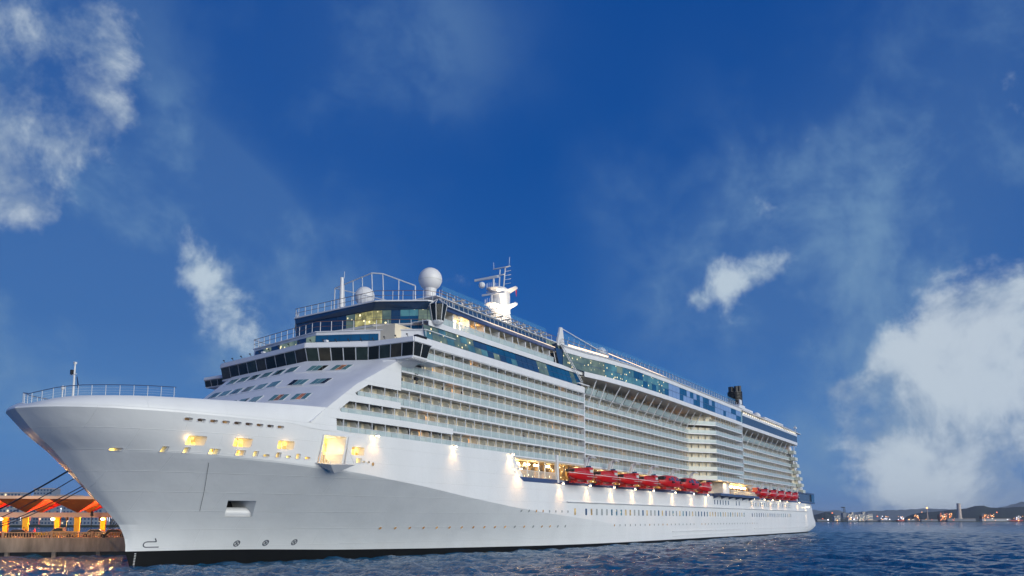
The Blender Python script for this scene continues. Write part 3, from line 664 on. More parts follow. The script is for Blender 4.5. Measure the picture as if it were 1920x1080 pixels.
# core of the superstructure, so no daylight passes
MB().box(36, 304, -14.9, 15, 13.5, 37.5).build('superstructure_core', M['cabin'], ship)
ORD = 'first second third fourth fifth sixth seventh eighth ninth tenth eleventh twelfth thirteenth fourteenth fifteenth sixteenth seventeenth eighteenth nineteenth twentieth twenty-first twenty-second twenty-third twenty-fourth twenty-fifth twenty-sixth twenty-seventh twenty-eighth twenty-ninth thirtieth'.split()
ROWN = ['lowest', 'second lowest', 'third lowest', 'fourth lowest', 'fifth lowest', 'topmost']
for r in range(6):
    z = DK[r]
    for i in range(int((96-starts[r])/PW)):
        if random.random() < .82:
            x = starts[r]+i*PW+.5+random.random()*.7; o = link('balcony_chair', chair_mesh, None, (x, -17.45+random.random()*.25+max(0, 18.4-fB1(x)), z+.12), (0, 0, random.uniform(-.5, .5)))
            tag(o, 'grey chair behind glass, %s cabin from the bow on the %s balcony row' % (ORD[i], ROWN[r]), 'chair', 'chairs on the cabin balconies')
        if random.random() < .35:
            o = link('balcony_table', table_mesh, None, (starts[r]+i*PW+1.9, -17.4+max(0, 18.4-fB1(starts[r]+i*PW)), z+.12)); tag(o, 'small round table, %s cabin from the bow on the %s balcony row' % (ORD[i], ROWN[r]), 'table', 'tables on the cabin balconies')
# ---- bridge and the decks above it
def glazing(P, Q, counts, rows, pick, name='window_pane', gap=.07, th=.05, frame=None, off=.02):
    """panes between two polylines (port side runs aft, the front runs to port, so normals face out)"""
    P = [Vector(p) for p in P]; Q = [Vector(p) for p in Q]; fr = MB(); k = 0
    for i, c in enumerate(counts):
        if not c: continue
        fr.quad(P[i], P[i+1], Q[i+1], Q[i], .03, off-.03)
        for a in range(c):
            for r in range(rows):
                def at(u, v): return P[i].lerp(P[i+1], u).lerp(Q[i].lerp(Q[i+1], u), v)
                L_ = (P[i+1]-P[i]).length/c; H_ = (Q[i]-P[i]).length/rows; gu = gap/2/L_/c; gv = gap/2/H_/rows
                u0, u1, v0, v1 = a/c+gu, (a+1)/c-gu, r/rows+gv, (r+1)/rows-gv
                mk = pick(i, a, r)
                if mk: MB().quad(at(u0, v0), at(u1, v0), at(u1, v1), at(u0, v1), th, off).build(name, M[mk], ship)
    fr.build(name.split('_')[0]+'_frame', M[frame or 'white'], ship)
def ribbon(P, Q, name, mk, th=.1, off=0., smooth=False):
    b = MB()
    for i in range(len(P)-1): b.quad(P[i], P[i+1], Q[i+1], Q[i], th, off)
    return b.build(name, M[mk], ship, smooth)
def zs(pl, z): return [(p[0], p[1], z) for p in pl]
def offs(pl, d):
    out = []; n = len(pl)
    for i in range(n):
        a = Vector(pl[max(0, i-1)][:2]); c = Vector(pl[min(n-1, i+1)][:2]); t = (c-a).normalized(); nrm = Vector((t.y, -t.x)); out.append((pl[i][0]+nrm.x*d, pl[i][1]+nrm.y*d))
    return out
def deckplate(pl, z, th, name, mk, back=None):
    b = MB(); q = [(p[0], p[1], z) for p in pl]+([(x, y, z) for x, y in back] if back else []); b.prism(q, (0, 0, -th)); return b.build(name, M[mk], ship)
BR = [(36.8, 21.8), (32.3, 21.8), (27.9, -3.9), (32.2, -12.8), (32.8, -21.3), (36.2, -21.3)]
BRT = offs(BR, -.5) if False else [(37, 21.9), (31.8, 21.9), (27.2, -4.0), (31.8, -13.1), (32.4, -21.7), (36.6, -21.8)]
ribbon(zs(BR, 30.72), zs(BR, 30.98), 'bridge_sill', 'white', .12)
glazing(zs(BR, 30.98), zs(BRT, 33.1), [2, 9, 5, 4, 2], 1, lambda i, a, r: ('bridgeglass', 'bridgeglass2', 'bridgeglass3', 'bridgeglass')[(i*5+a*3) % 4], 'bridge_window', gap=.17, off=.0)
deckplate(BR, 30.95, .25, 'bridge_floor', 'white', [(40, -18.3), (40, 18.3)])
ribbon(zs(BRT, 33.08), zs(offs(BRT, -.15), 33.85), 'bridge_fascia', 'white', .2, .0)
deckplate(offs(BRT, .18), 33.12, .06, 'bridge_soffit', 'white', [(40, -18.3), (40, 18.3)])
b = MB(); r0 = zs(offs(BRT, -.12), 33.85)
P12 = [(43, 18.4), (39.5, 18.4), (35.5, 17.5), (31.6, -2), (34.0, -7.6), (37.2, -14), (39.7, -18.4)]
WG = [(36.8, 29.5), (34.6, 29.5), (34.2, 21.9)]
glazing(zs(WG, 30.6), zs(offs(WG, .25), 31.9), [1, 4], 1, lambda i, a, r: 'bridgeglass', 'bridge_window', gap=.17)
ribbon(zs(offs(WG, .3), 31.9), zs(offs(WG, .2), 32.4), 'bridge_fascia', 'white', .2)
MB().prism([(34.6, 29.4, 30.5), (34.2, 21.9, 30.5), (38, 21.9, 30.5), (37, 29.4, 30.5)], (0, 0, .1)).prism([(34.6, 29.4, 32.0), (34.2, 21.9, 32.0), (38, 21.9, 32.0), (37, 29.4, 32.0)], (0, 0, .35)).build('bridge_wing', M['white'], ship)
r1_ = [(37.5, 19, 34.3), (35.7, 17.6, 34.35), (31.7, -2, 34.4), (35.2, -10, 34.35), (38.5, -16.5, 34.2), (40.0, -18.45, 34.0)]
b.grid([r0, r1_]); b.build('bridge_roof', M['white'], ship)
b = MB()
for i in range(1, 4):
    A, C = Vector((*BRT[i], 33.92)), Vector((*BRT[i+1], 33.92)); n = [9, 5, 4][i-1]
    for k in range(n): p = A.lerp(C, (k+.5)/n); b.tube(p, p+Vector((-.3, 0, .28)), .05).box(p.x-.42, p.x-.2, p.y-.09, p.y+.09, 34.15, 34.33)
b.build('bridge_lamps', M['dark'], ship)
MB().box(33, 35.4, -21.9, -21.2, 33.9, 34.25).build('wing_hatch', M['black'], ship)
# wing bracket: ribbed underside and moulded support
b = MB()
for y0, y1, f in ((-21.3, -18.2, 1.0),):
    for k in range(7): x = 32.9+.5*k; b.box(x, x+.1, -21.3, -18.3, 30.45, 30.72)
    for k in range(5): y = -13.4-1.7*k; b.box(32.0+.15*k, 33.0+.15*k, y, y+.1, 30.4, 30.72)
b.box(32.4, 40.5, -21.3, -18.4, 30.6, 30.72); b.build('wing_ribs', M['white'], ship)
b = MB(); secs = []
for t in np.linspace(0, 1, 7):
    y = -16.2-4.2*t; zb = 28.6+1.9*t**.8; xc = 34.6+.5*t; hw = 3.0-1.4*t
    secs.append([(xc-hw, y, 30.62), (xc-hw*.9, y, (30.62+zb)/2), (xc-hw*.4, y, zb), (xc+hw*.5, y, zb), (xc+hw, y, (30.62+zb)/2+.2), (xc+hw, y, 30.62)])
b.grid(secs); b.add(secs[-1], [(0, 1, 2, 3, 4, 5)]); b.build('wing_bracket', M['white'], ship, smooth=True)
b = MB().tube((36.6, -18.75, 28.8), (36.6, -18.75, 28.2), .05).tube((36.2, -19, 28.1), (36.9, -18.9, 28.1), .28, 8).tube((36.3, -18.9, 28.9), (37.1, -18.9, 28.9), .06); b.build('wing_searchlight', M['dark'], ship)
# deck 12 front: wall, window strip, white shoulder
ribbon(zs(P12, 34.2), zs(P12, 36.72), 'deck_wall', 'white', .12)
def part(pl, a, c):  # sub-polyline by index with lerp
    return pl[a:c]
S0 = [(34.9, 16.4), (31.5, -2), (33.9, -7.5), (35.9, -11.6)]
glazing(zs(offs(S0, .13), 35.0), zs(offs(S0, .13), 36.15), [7, 3, 3], 1, lambda i, a, r: ('greenglass' if (i, a) in ((0, 1), (0, 3), (0, 4), (0, 6)) else 'navyglass') if i == 0 else 'blueglass' if a != 0 or i else 'navyglass', 'deck_window', frame='dark')
deckplate(offs(P12, .35), 36.8, .12, 'deck_edge', 'white', [(52, -18.2), (52, 18.2)])
def railing(pl, z, h, spacing=1.6, mids=(.45,), wood=True, base=0., name='deck_rail', lean=0.):
    pts = [Vector((p[0], p[1], z+(p[2] if len(p) > 2 else 0))) for p in pl]; b = MB(); c = MB()
    for f in mids: c.path([p+Vector((0, 0, h*f)) for p in pts], .035, 4)
    c.path([p+Vector((0, 0, h)) for p in pts], .05, 4)
    o = c.build(name, M['railwood'] if wood else M['rail'], ship); pm = MB().tube((0, 0, 0), (0, 0, h), .055, 4).mesh('rail_post', M['rail'])
    for p in resample(pts, spacing): link('rail_post', pm, o, p)
    return o
railing(offs(P12, .2), 36.8, 1.65, 1.9, (.5,))
# observation lounge
LG = [(50, 18.1), (46, 17.6), (41.6, 13.5), (38.4, 10.0), (38.2, -8.4), (41.4, -15.4), (43.2, -17.8)]
ribbon(zs(LG, 36.8), zs(LG, 41.2), 'lounge_wall', 'navyglass', .08)
glazing(zs(offs(LG, .1), 37.0), zs(offs(LG, .1), 38.25), [0, 2, 3, 12, 6, 3], 1, lambda i, a, r: ('greenglass' if a > 5 and a % 2 else 'greenglass' if a > 7 else 'blueglass') if i == 3 else ('yellowglass' if (i, a) == (4, 0) else 'blueglass'), 'lounge_window', frame='navy')
ribbon(zs(offs(LG, .12), 38.25), zs(offs(LG, .22), 38.6), 'lounge_ledge', 'white', .1)
glazing(zs(offs(LG, .1), 38.65), zs(offs(LG, .1), 40.95), [0, 2, 3, 9, 5, 2], 2, lambda i, a, r: ({6: 'greenglass', 7: 'yellowglass', 8: 'yellowglass'}.get(a, 'navyglass') if i == 3 else {0: 'yellowglass', 1: 'greenglass', 2: 'navyglass', 3: 'blueglass' if r == 0 else 'tealglass', 4: 'blueglass' if r == 0 else 'tealglass'}.get(a, 'greenglass') if i == 4 else 'greenglass' if i == 5 else 'navyglass'), 'lounge_window', frame='navy')
RIM = [(52, 18), (47, 16.6), (42, 13.6), (38.2, 10.2), (36.9, -9.9), (41.2, -17.4), (43.5, -18.3)]
ribbon(zs(offs(LG, .25), 41.0), zs(RIM, 42.0), 'lounge_visor', 'navyglass', .08)
ribbon(zs(offs(RIM, .1), 42.0), zs(offs(RIM, .1), 42.22), 'roof_rim', 'white', .12)
deckplate(RIM, 42.2, .15, 'roof_deck', 'white', [(86, -16.8), (86, 18)])
railing(RIM+[(48, -18.2)], 42.25, 1.6, 1.7, (.5,))
# lantern-shaped lookout hung on the port corner
b = MB(); c_ = (42.0, -19.0); n = 8; g = MB()
for zz, r in ((38.3, .85),): b.lathe([(.5, 38.0), (.95, 38.35), (1.0, 38.6)], (*c_, 0), 8)
lant = b.build('lantern_base', M['white'], ship)
for i in range(8):
    t0, t1 = R(22.5+45*i), R(22.5+45*(i+1)); f = lambda t, r, z: (c_[0]+r*math.cos(t), c_[1]+r*math.sin(t), z)
    MB().quad(f(t0, 1.0, 38.6), f(t1, 1.0, 38.6), f(t1, 1.5, 41.2), f(t0, 1.5, 41.2), .04).build('lantern_pane', M['bridgeglass'], lant)
b = MB()
for i in range(8):
    t = R(22.5+45*i); b.tube((c_[0]+1.0*math.cos(t), c_[1]+1.0*math.sin(t), 38.5), (c_[0]+1.55*math.cos(t), c_[1]+1.55*math.sin(t), 41.3), .07).tube((c_[0]+1.55*math.cos(t), c_[1]+1.55*math.sin(t), 41.3), (c_[0]+.2*math.cos(t), c_[1]+.2*math.sin(t), 42.3), .06)
b.build('lantern_ribs', M['rail'], lant)
MB().lathe([(1.5, 41.25), (.25, 42.2), (.2, 42.3)], (*c_, 0), 8).build('lantern_roof', M['navyglass'], lant)
# port side: white belt, two-row glass, white belt, verandas, navy fascia
Yp = -18.4
b = MB().quad((39.6, Yp, 34.0), (97, Yp, 34.0), (97, Yp, 35.32), (39.6, Yp, 35.32), .12); b.box(36, 97, Yp, Yp+1.7, 33.88, 34.0); b.build('side_belt', M['white'], ship)
gp = {}
def pick12(i, a, r):
    if a < 7: return 'greenglass' if (a+r) % 3 else 'tealglass'
    if a in (9, 10, 11) and r == 1: return 'blueglass'
    if 14 <= a <= 17: return 'navyglass'
    if a in (18, 19): return 'greenglass'
    if a in (25,): return 'greenglass'
    return random.choice(('blueglass', 'navyglass', 'tealglass', 'greenglass')) if a < 14 else 'blueglass'
glazing([(39.4, Yp, 35.34), (95.6, Yp, 35.34)], [(39.0, Yp+.25, 37.6), (94.2, Yp+.25, 37.85)], [27], 2, pick12, 'side_window', gap=.1, frame='navy')
MB().quad((40.3, Yp+.1, 37.62), (97, Yp+.1, 37.9), (98, Yp+.1, 38.7), (40.3, Yp+.1, 38.55), .14).build('side_belt', M['white'], ship)
deckplate([(40, Yp+.1), (86, Yp+.1), (86, -15), (40, -15)], 38.5, .12, 'veranda_floor', 'white')
for i in range(15):
    x = 43.4+2.65*i
    MB().box(x+.03, x+2.62, Yp+.1, Yp+.13, 38.58, 39.65).build('veranda_glass', M['balus'], ship)
b = MB().box(43.4, 83.2, Yp+.06, Yp+.14, 39.65, 39.7)
for i in range(9): x = 44+4.9*i; b.tube((x, Yp+.2, 41.15), (x+1.1, Yp+.2, 38.6), .09)
b.build('veranda_posts', M['white'], ship)
for i in range(8): x = 47.5+4.9*i; MB().box(x, x+.25, -18.0, -16.0, 38.5, 41.1).build('veranda_partition', M['white'], ship)
MB().box(42, 86, -16.2, -16, 38.5, 41.1).build('veranda_wall', M['cabin'], ship)
MB().box(50.0, 50.9, -16.28, -16.2, 38.6, 40.9).build('veranda_door', M['lampw'], ship); MB().box(52.0, 52.7, -16.28, -16.2, 38.6, 40.9).build('veranda_door', M['lampw'], ship)
for i in range(14):
    if i not in (2, 3): MB().box(44.2+2.8*i, 45.8+2.8*i, -16.26, -16.2, 38.6, 40.6).build('veranda_door', M['door'], ship)
point('veranda_light', (51.4, -17.2, 40.6), 60, (1, .6, .2)); point('veranda_light', (56, -17.2, 40.7), 30, (1, .5, .15))
MB().box(42, 84.5, -18.3, -16, 41.05, 41.12).build('veranda_ceiling', M['soffit'], ship)
b = MB().quad((43.0, Yp, 41.05), (83.6, Yp, 41.05), (84.6, Yp+.9, 42.05), (43.0, Yp+.9, 42.05), .1); b.build('navy_fascia', M['navy'], ship)
b = MB().box(43, 85.0, Yp+.72, Yp+.95, 42.1, 42.24); b.build('roof_rim', M['white'], ship)
MB().box(46, 85.0, Yp+.68, Yp+.72, 42.24, 42.28).build('deck_strip_light', M['strip'], ship)
glazing([(45, Yp+1.3, 42.3), (88, Yp+1.3, 42.3)], [(45, Yp+1.5, 43.55), (88, Yp+1.5, 43.55)], [30], 1, lambda i, a, r: 'navyglass' if a < 26 else 'greenglass', 'upper_window', gap=.18, frame='white')
MB().box(44, 89, Yp+1.2, -10, 43.6, 43.75).build('upper_deck', M['white'], ship)
railing([(45, Yp+1.4), (88, Yp+1.4)], 43.75, 1.15, 2.2, (.5,))
for i in range(16):
    x = 47+2.3*i; MB().box(x, x+2.2, -16.1, -16.06, 43.9, 46.3).build('wind_screen', M['screen'], ship)
b = MB()
for i in range(17): b.tube((47+2.3*i-.05, -16.1, 43.7), (47+2.3*i-.05, -16.1, 45.6), .04, 4)
b.build('screen_posts', M['rail'], ship)
lounger = MB().box(0, 1.9, -.3, .3, .28, .36).prism([(0, -.3, .36), (.08, -.3, .36), (-.35, -.3, .9), (-.43, -.3, .9)], (0, .6, 0)).box(.1, .16, -.3, -.24, 0, .28).box(1.7, 1.76, -.3, -.24, 0, .28).box(.1, .16, .24, .3, 0, .28).box(1.7, 1.76, .24, .3, 0, .28).mesh('sun_lounger', mat('lounger_cushion', (.82, .72, .60), .7))
for i in range(13):
    o = link('sun_lounger', lounger, None, (50+2.6*i, -16.6, 43.75), (0, 0, R(-90))); tag(o, 'cream sun lounger by the forward top deck rail, %s from the bow' % ORD[i], 'lounger', 'sun loungers on the forward top deck')
# raked glass joint and ladder truss
MB().quad((83.8, Yp+.05, 41.9), (85.4, Yp+.05, 38.6), (92.6, Yp+.05, 38.6), (88.5, Yp+.05, 42.2), -.1).build('joint_glass', M['navyglass'], ship)
b = MB(); A, C = Vector((84.6, -18.9, 43.3)), Vector((95.2, -18.9, 36.0)); d = (C-A).normalized(); w = Vector((.55, 0, .38))
for s in (-1, 1): b.tube(A+w*s*.5, C+w*s*.5, .07, 4)
for k in range(15): p = A.lerp(C, k/15); q = A.lerp(C, (k+1)/15); b.tube(p-w*.5, q+w*.5, .045, 4).tube(p-w*.5, p+w*.5, .045, 4)
b.box(93, 98.4, -19.1, -18.6, 35.6, 35.8); b.build('cleaning_gantry', M['rail'], ship)
# midship overhanging deck
MP = [(87, -18.4), (96, -18.9), (104, -20.2), (118, -21.4), (140, -22), (208, -22)]
def zz(pl, z0s): return [(p[0], p[1], z0s(p[0])) for p in pl]
ribbon(zs(MP[1:], 37.55), zs(MP[1:], 38.65), 'overhang_belt', 'white', .15)
deckplate([(91, -15)]+[(p[0], p[1]+.1) for p in MP[1:]]+[(208, -15)], 37.6, .08, 'overhang_soffit', 'soffit')
gt = lambda x: itp([(87, 41.6), (104, 41.9), (118, 42.2), (208, 42.2)], x); rt = lambda x: itp([(87, 43.0), (104, 43.3), (130, 43.5), (208, 43.6)], x)
def pickm(i, a, r):
    if i < 2: return 'greenglass'
    if i == 2: return 'tealglass' if random.random() < .75 else 'greenglass'
    return 'tealglass' if i == 3 and random.random() < .6 else ('blueglass' if i < 4 or random.random() < .25 else 'paleglass')
M['paleglass'] = mat('pale_blue_glass', (.22, .34, .58), .12, var=.15, scale=.12)
glazing(zs(MP, 38.65), zz(MP, gt), [2, 3, 5, 8, 24], 2, pickm, 'midship_window', gap=.12, frame='navy')
ribbon(zz(MP, lambda x: gt(x)), zz(MP, lambda x: rt(x)-.25), 'roof_fascia', 'white', .15, .0)
ribbon(zz(MP, lambda x: rt(x)-.25), zz(offs(MP, .35), lambda x: rt(x)), 'roof_rim', 'white', .1, .15)
deckplate([(87, -15)]+[(p[0], p[1]+.05) for p in MP]+[(304, -21.4), (304, 15), (87, 15)], 43.3, .2, 'sun_deck', 'white')
MB().quad((87, Yp+.1, 38.65), (87.01, -15, 38.65), (84.5, -15, 43), (84.5, Yp+.1, 43), .1).build('joint_wall', M['navyglass'], ship)
railing([(p[0], p[1]+.25, itp([(87, -.1), (130, .4), (208, .5)], p[0])) for p in MP], 43.2, 1.35, 2.4, (.5,))
MB().box(104, 208, -21.3, -21.2, 43.85, 43.95).build('deck_strip_light', M['strip'], ship)
MB().quad((90, -18.2, 43.35), (106, -20.2, 43.45), (106, -20.2, 43.75), (90, -18.2, 43.75), .05).build('deck_strip_light', M['strip'], ship)
pts = [Vector((p[0], p[1]+1.2, 43.4)) for p in MP]; rs = resample(pts, 2.3)
scr = MB()
for k in range(len(rs)-1):
    p, q = rs[k], rs[k+1]; d = (q-p)*.04
    MB().quad(p+d+Vector((0, 0, .2)), q-d+Vector((0, 0, .2)), q-d+Vector((0, 0, 2.9)), p+d+Vector((0, 0, 2.9)), .03).build('wind_screen', M['screen'], ship)
    scr.tube(p, p+Vector((0, 0, 2.4)), .035, 4)
scr.build('screen_posts', M['rail'], ship)
b = MB().prism([(86, -17.6, 43), (89.5, -17.6, 43), (88.5, -17.6, 47.2), (87.6, -17.6, 47.2)], (0, .4, 0)).tube((88.0, -17.4, 47.1), (108, -19.5, 44.2), .1); b.build('awning_stay', M['rail'], ship)
# long raking struts under the overhang
for i in range(15): x = 101.5+5.35*i; MB().tube((x, -20.6 if x > 110 else -19.3, 37.6), (x+.2, -17.0, 32.2), .13, 6).build('overhang_strut', M['white'], ship)
for i in range(11): x = 215+7.4*i; MB().tube((x, -20.2, 37.6), (x+.2, -17.2, 32.4), .13, 6).build('overhang_strut', M['white'], ship)
for i in range(14):
    x = 100.5+5.35*i; MB().quad((x, -17.0, 34.6), (x+4.9, -17.0, 34.6), (x+4.9, -17.6, 35.9), (x, -17.6, 35.9), .05).build('slanted_parapet', M['balus'], ship)
for i in range(11):
    x = 212+7.4*i; MB().quad((x, -17.2, 34.6), (x+6.9, -17.2, 34.6), (x+6.9, -17.8, 35.9), (x, -17.8, 35.9), .05).build('slanted_parapet', M['balus'], ship)
# aft overhanging deck
AP = [(208, -22), (212, -21.2), (296, -21.2)]
ribbon(zs(AP, 37.7), zs(AP, 38.85), 'overhang_belt', 'white', .15)
deckplate([(208, -15)]+[(p[0], p[1]+.1) for p in AP]+[(300, -15)], 37.75, .08, 'overhang_soffit', 'soffit')
M['slateglass'] = mat('slate_glass', (.05, .085, .14), .2, var=.08, scale=.3)
glazing(zs(AP, 38.85), zs(AP, 41.5), [0, 34], 1, lambda i, a, r: 'slateglass', 'aft_window', gap=.06, frame='navy')
MB().quad((208, -21.9, 38.6), (212, -21.3, 38.6), (212, -21.3, 42.6), (208, -21.9, 42.6), .1).build('corner_window', M['tealglass'], ship)
ribbon(zs(AP[1:], 41.5), zs(AP[1:], 42.4), 'roof_fascia', 'white', .15)
ribbon([(296, -21.2, 37.7), (296.2, -12, 37.7)], [(296, -21.2, 42.6), (296.2, -12, 42.6)], 'aft_end_wall', 'white', .15)
railing([(212, -21), (298, -21)], 42.4, 1.5, 2.6, (.5,))
b = MB().tube((297, -20.5, 37), (297, -20.5, 46.5), .12).box(296, 298.5, -20.9, -20, 45.2, 45.8).tube((299.5, -19, 34.5), (299.5, -19, 41), .15).tube((304.5, -18.5, 27), (304.5, -18.5, 31), .15).box(303.5, 306, -18.8, -18, 30.3, 31.2); b.build('stern_aerials', M['rail'], ship)
b = MB()
for i in range(30): x = 213+2.8*i; b.box(x, x+.7, -20.6, -20.2, 42.5, 43.2+random.random()*.9)
b.build('aft_deck_fittings', M['dome'], ship)
b = MB()
for i in range(30): x = 214+2.8*i; b.box(x, x+.35, -20.7, -20.62, 42.6, 43.0)
b.build('aft_deck_lamps', M['lampw'], ship)
# stern rake: leaning white frame, end balconies
b = MB(); b.prism([(299, -17, 37.7), (303.5, -17, 37.7), (326, -17, 17.8), (320, -17, 17.8)], (0, 1.2, 0)); b.build('stern_frame', M['white'], ship)
for r in range(7):
    z = (DK+[34.55])[r]; x = 301.5+(37.7-z)*.93
    MB().box(x-6.5, x-1.5, -19.2, -17.1, z-.16, z+1.2).build('stern_balcony', M['balus_pale'], ship)
    MB().box(304, x-1.0, -16.6, -15, z, z+2.8).build('cabin_wall', M['cabin'], ship); stuff_row = MB().box(304, x-2, -16.9, -16.7, z-.16, z+.12).build('balcony_deck', M['white'], ship)
    MB().box(304, x-2, -16.9, -16.86, z+.12, z+1.15).build('balcony_parapet', M['balus'], ship)
b = MB()
for k in range(6): x = 305+3.6*k; z = 35-3.2*k; b.box(x, x+1.2, -17.06, -17.0, z-1.5, z)
b.build('frame_windows', M['navyglass'], ship)
MB().box(304, 322, -14.9, 15, 13.5, 20).build('stern_house', M['cabin'], ship)
b = MB().box(309, 338, -18.0, -12, 13.6, 17.6); b.build('stern_mooring_house', M['slateglass'], ship)
MB().box(308, 341, -18.45, -12, 17.6, 18.3).box(308.0, 308.6, -18.5, -18, 13.4, 17.6).build('stern_canopy', M['navy'], ship)
for k in range(2): MB().box(334.5+3.2*k, 337.4+3.2*k, -18.5, -18.3, 13.8, 17.6).build('stern_window', M['blueglass'], ship)
# ---- promenade deck: deck, ceiling, lit rooms, navy band
deckplate([(66.8, -18.35), (342, -18.35), (342, -13), (66.8, -13)], 14.25, .3, 'promenade_deck', 'soffit')
MB().box(66.8, 97, -18.2, -14.9, 17.6, 17.85).box(97, 304, -16.6, -14.9, 17.6, 17.85).build('promenade_ceiling', M['soffit'], ship)
n = 0
for i in range(32):
    x = 67+6.9*i
    if x < 300: MB().box(x, x+6.6, -15.2, -14.95, 14.3, 17.6).build('promenade_room', M['promlit'], ship)
b = MB().prism([(66.7, -18.44, 15.4), (70.6, -18.44, 13.35), (342, -18.44, 13.35), (342, -18.44, 14.2), (69, -18.44, 14.2)][::-1], (0, .5, 0))
b.build('navy_band', M['navy'], ship)
b = MB(); b.box(186, 232, -21.0, -18.4, 13.55, 14.25)
for k in range(6): b.prism([(187+8*k, -20.9, 13.55), (187+8*k, -18.4, 12.6), (187+8*k, -18.4, 13.55)], (.3, 0, 0))
b.build('promenade_bulge', M['navy'], ship)
MB().box(190, 197, -20.6, -15, 14.25, 17.6).build('promenade_house', M['white'], ship)
MB().box(180, 190, -17.4, -15, 14.25, 17.6).build('promenade_house', M['soffit'], ship)
b = MB()
for i in range(58): b.box(67.6+.3*i, 67.66+.3*i, -18.34, -18.28, 14.3, 15.5)
b.box(67.6, 85, -18.38, -18.24, 15.5, 15.58)
for x in (73, 77.5, 80): b.tube((x, -17.8, 14.2), (x, -17.8, 17.7), .12)
b.build('promenade_rail', M['rail'], ship)
b = MB()
for i in range(90): b.box(197.2+.35*i, 197.26+.35*i, -20.9, -20.84, 14.3, 15.5)
b.box(197, 229, -20.95, -20.8, 15.5, 15.6); b.build('promenade_rail', M['rail'], ship)
for x in (69, 71.5, 74, 75.5, 78, 79.3): MB().lathe([(.1, 0), (.28, .12), (.28, .3), (.1, .45)], (x, -16.6, 16.7), 8).build('promenade_lamp', M['lamp'], ship)
for x in (199, 203, 207, 211, 215, 219, 223): MB().lathe([(.2, 0), (.5, .15), (.5, .5), (.2, .7)], (x, -18.2, 16.6), 8).build('promenade_lamp', M['lamp'], ship)
for i in range(10): MB().box(72+13.*i, 73.2+13.*i, -15.5, -15.25, 16.9, 17.3).build('promenade_lamp', M['lamp'], ship)
for x in (70, 77): point('promenade_light', (x, -16.8, 17.0), 90)
for x in (90, 104, 118, 132, 150, 168, 176): point('promenade_light', (x, -16.4, 16.6), 90, (1, .6, .2))
for x in (200, 214): point('promenade_light', (x, -19.2, 16.8), 900, (1, .6, .2))
for x in (184, 192): point('promenade_light', (x, -21.6, 17.0), 220, (1, .6, .22))  # added lamps without a fitting, brighten the house under the bulging block
MB().box(186, 226, -22.0, -16, 17.75, 17.9).build('promenade_awning', M['soffit'], ship)
# ---- davits
DV = [84.6, 97.2, 109.8, 122.2, 134.4, 150.2, 165.6, 178.6]
DV2 = [230.5, 245.0, 257.5, 269.5, 281.5, 293.0]
def davit(x, dbl=True):
    b = MB()
    for dx in ((-.35, .55) if dbl else (0,)):
        prof = [(-18.3, 13.9), (-18.2, 16.0), (-18.4, 17.6), (-18.9, 19.3), (-19.8, 19.9), (-20.6, 19.4)]
        for (y0, z0), (y1, z1) in zip(prof, prof[1:]): b.prism([(x+dx-.25, y0-.3, z0), (x+dx-.25, y0+.3, z0), (x+dx-.25, y1+.3, z1), (x+dx-.25, y1-.3, z1)], (.5, 0, 0))
    b.build('davit', M['white'], ship)
MB().prism([(84.1, -18.5, 13.6), (84.1, -18.0, 13.6), (83.4, -18.0, 19.3), (83.4, -18.7, 19.3)], (.7, 0, 0)).build('davit', M['white'], ship)
for x in DV[1:]+DV2+[304]: davit(x)
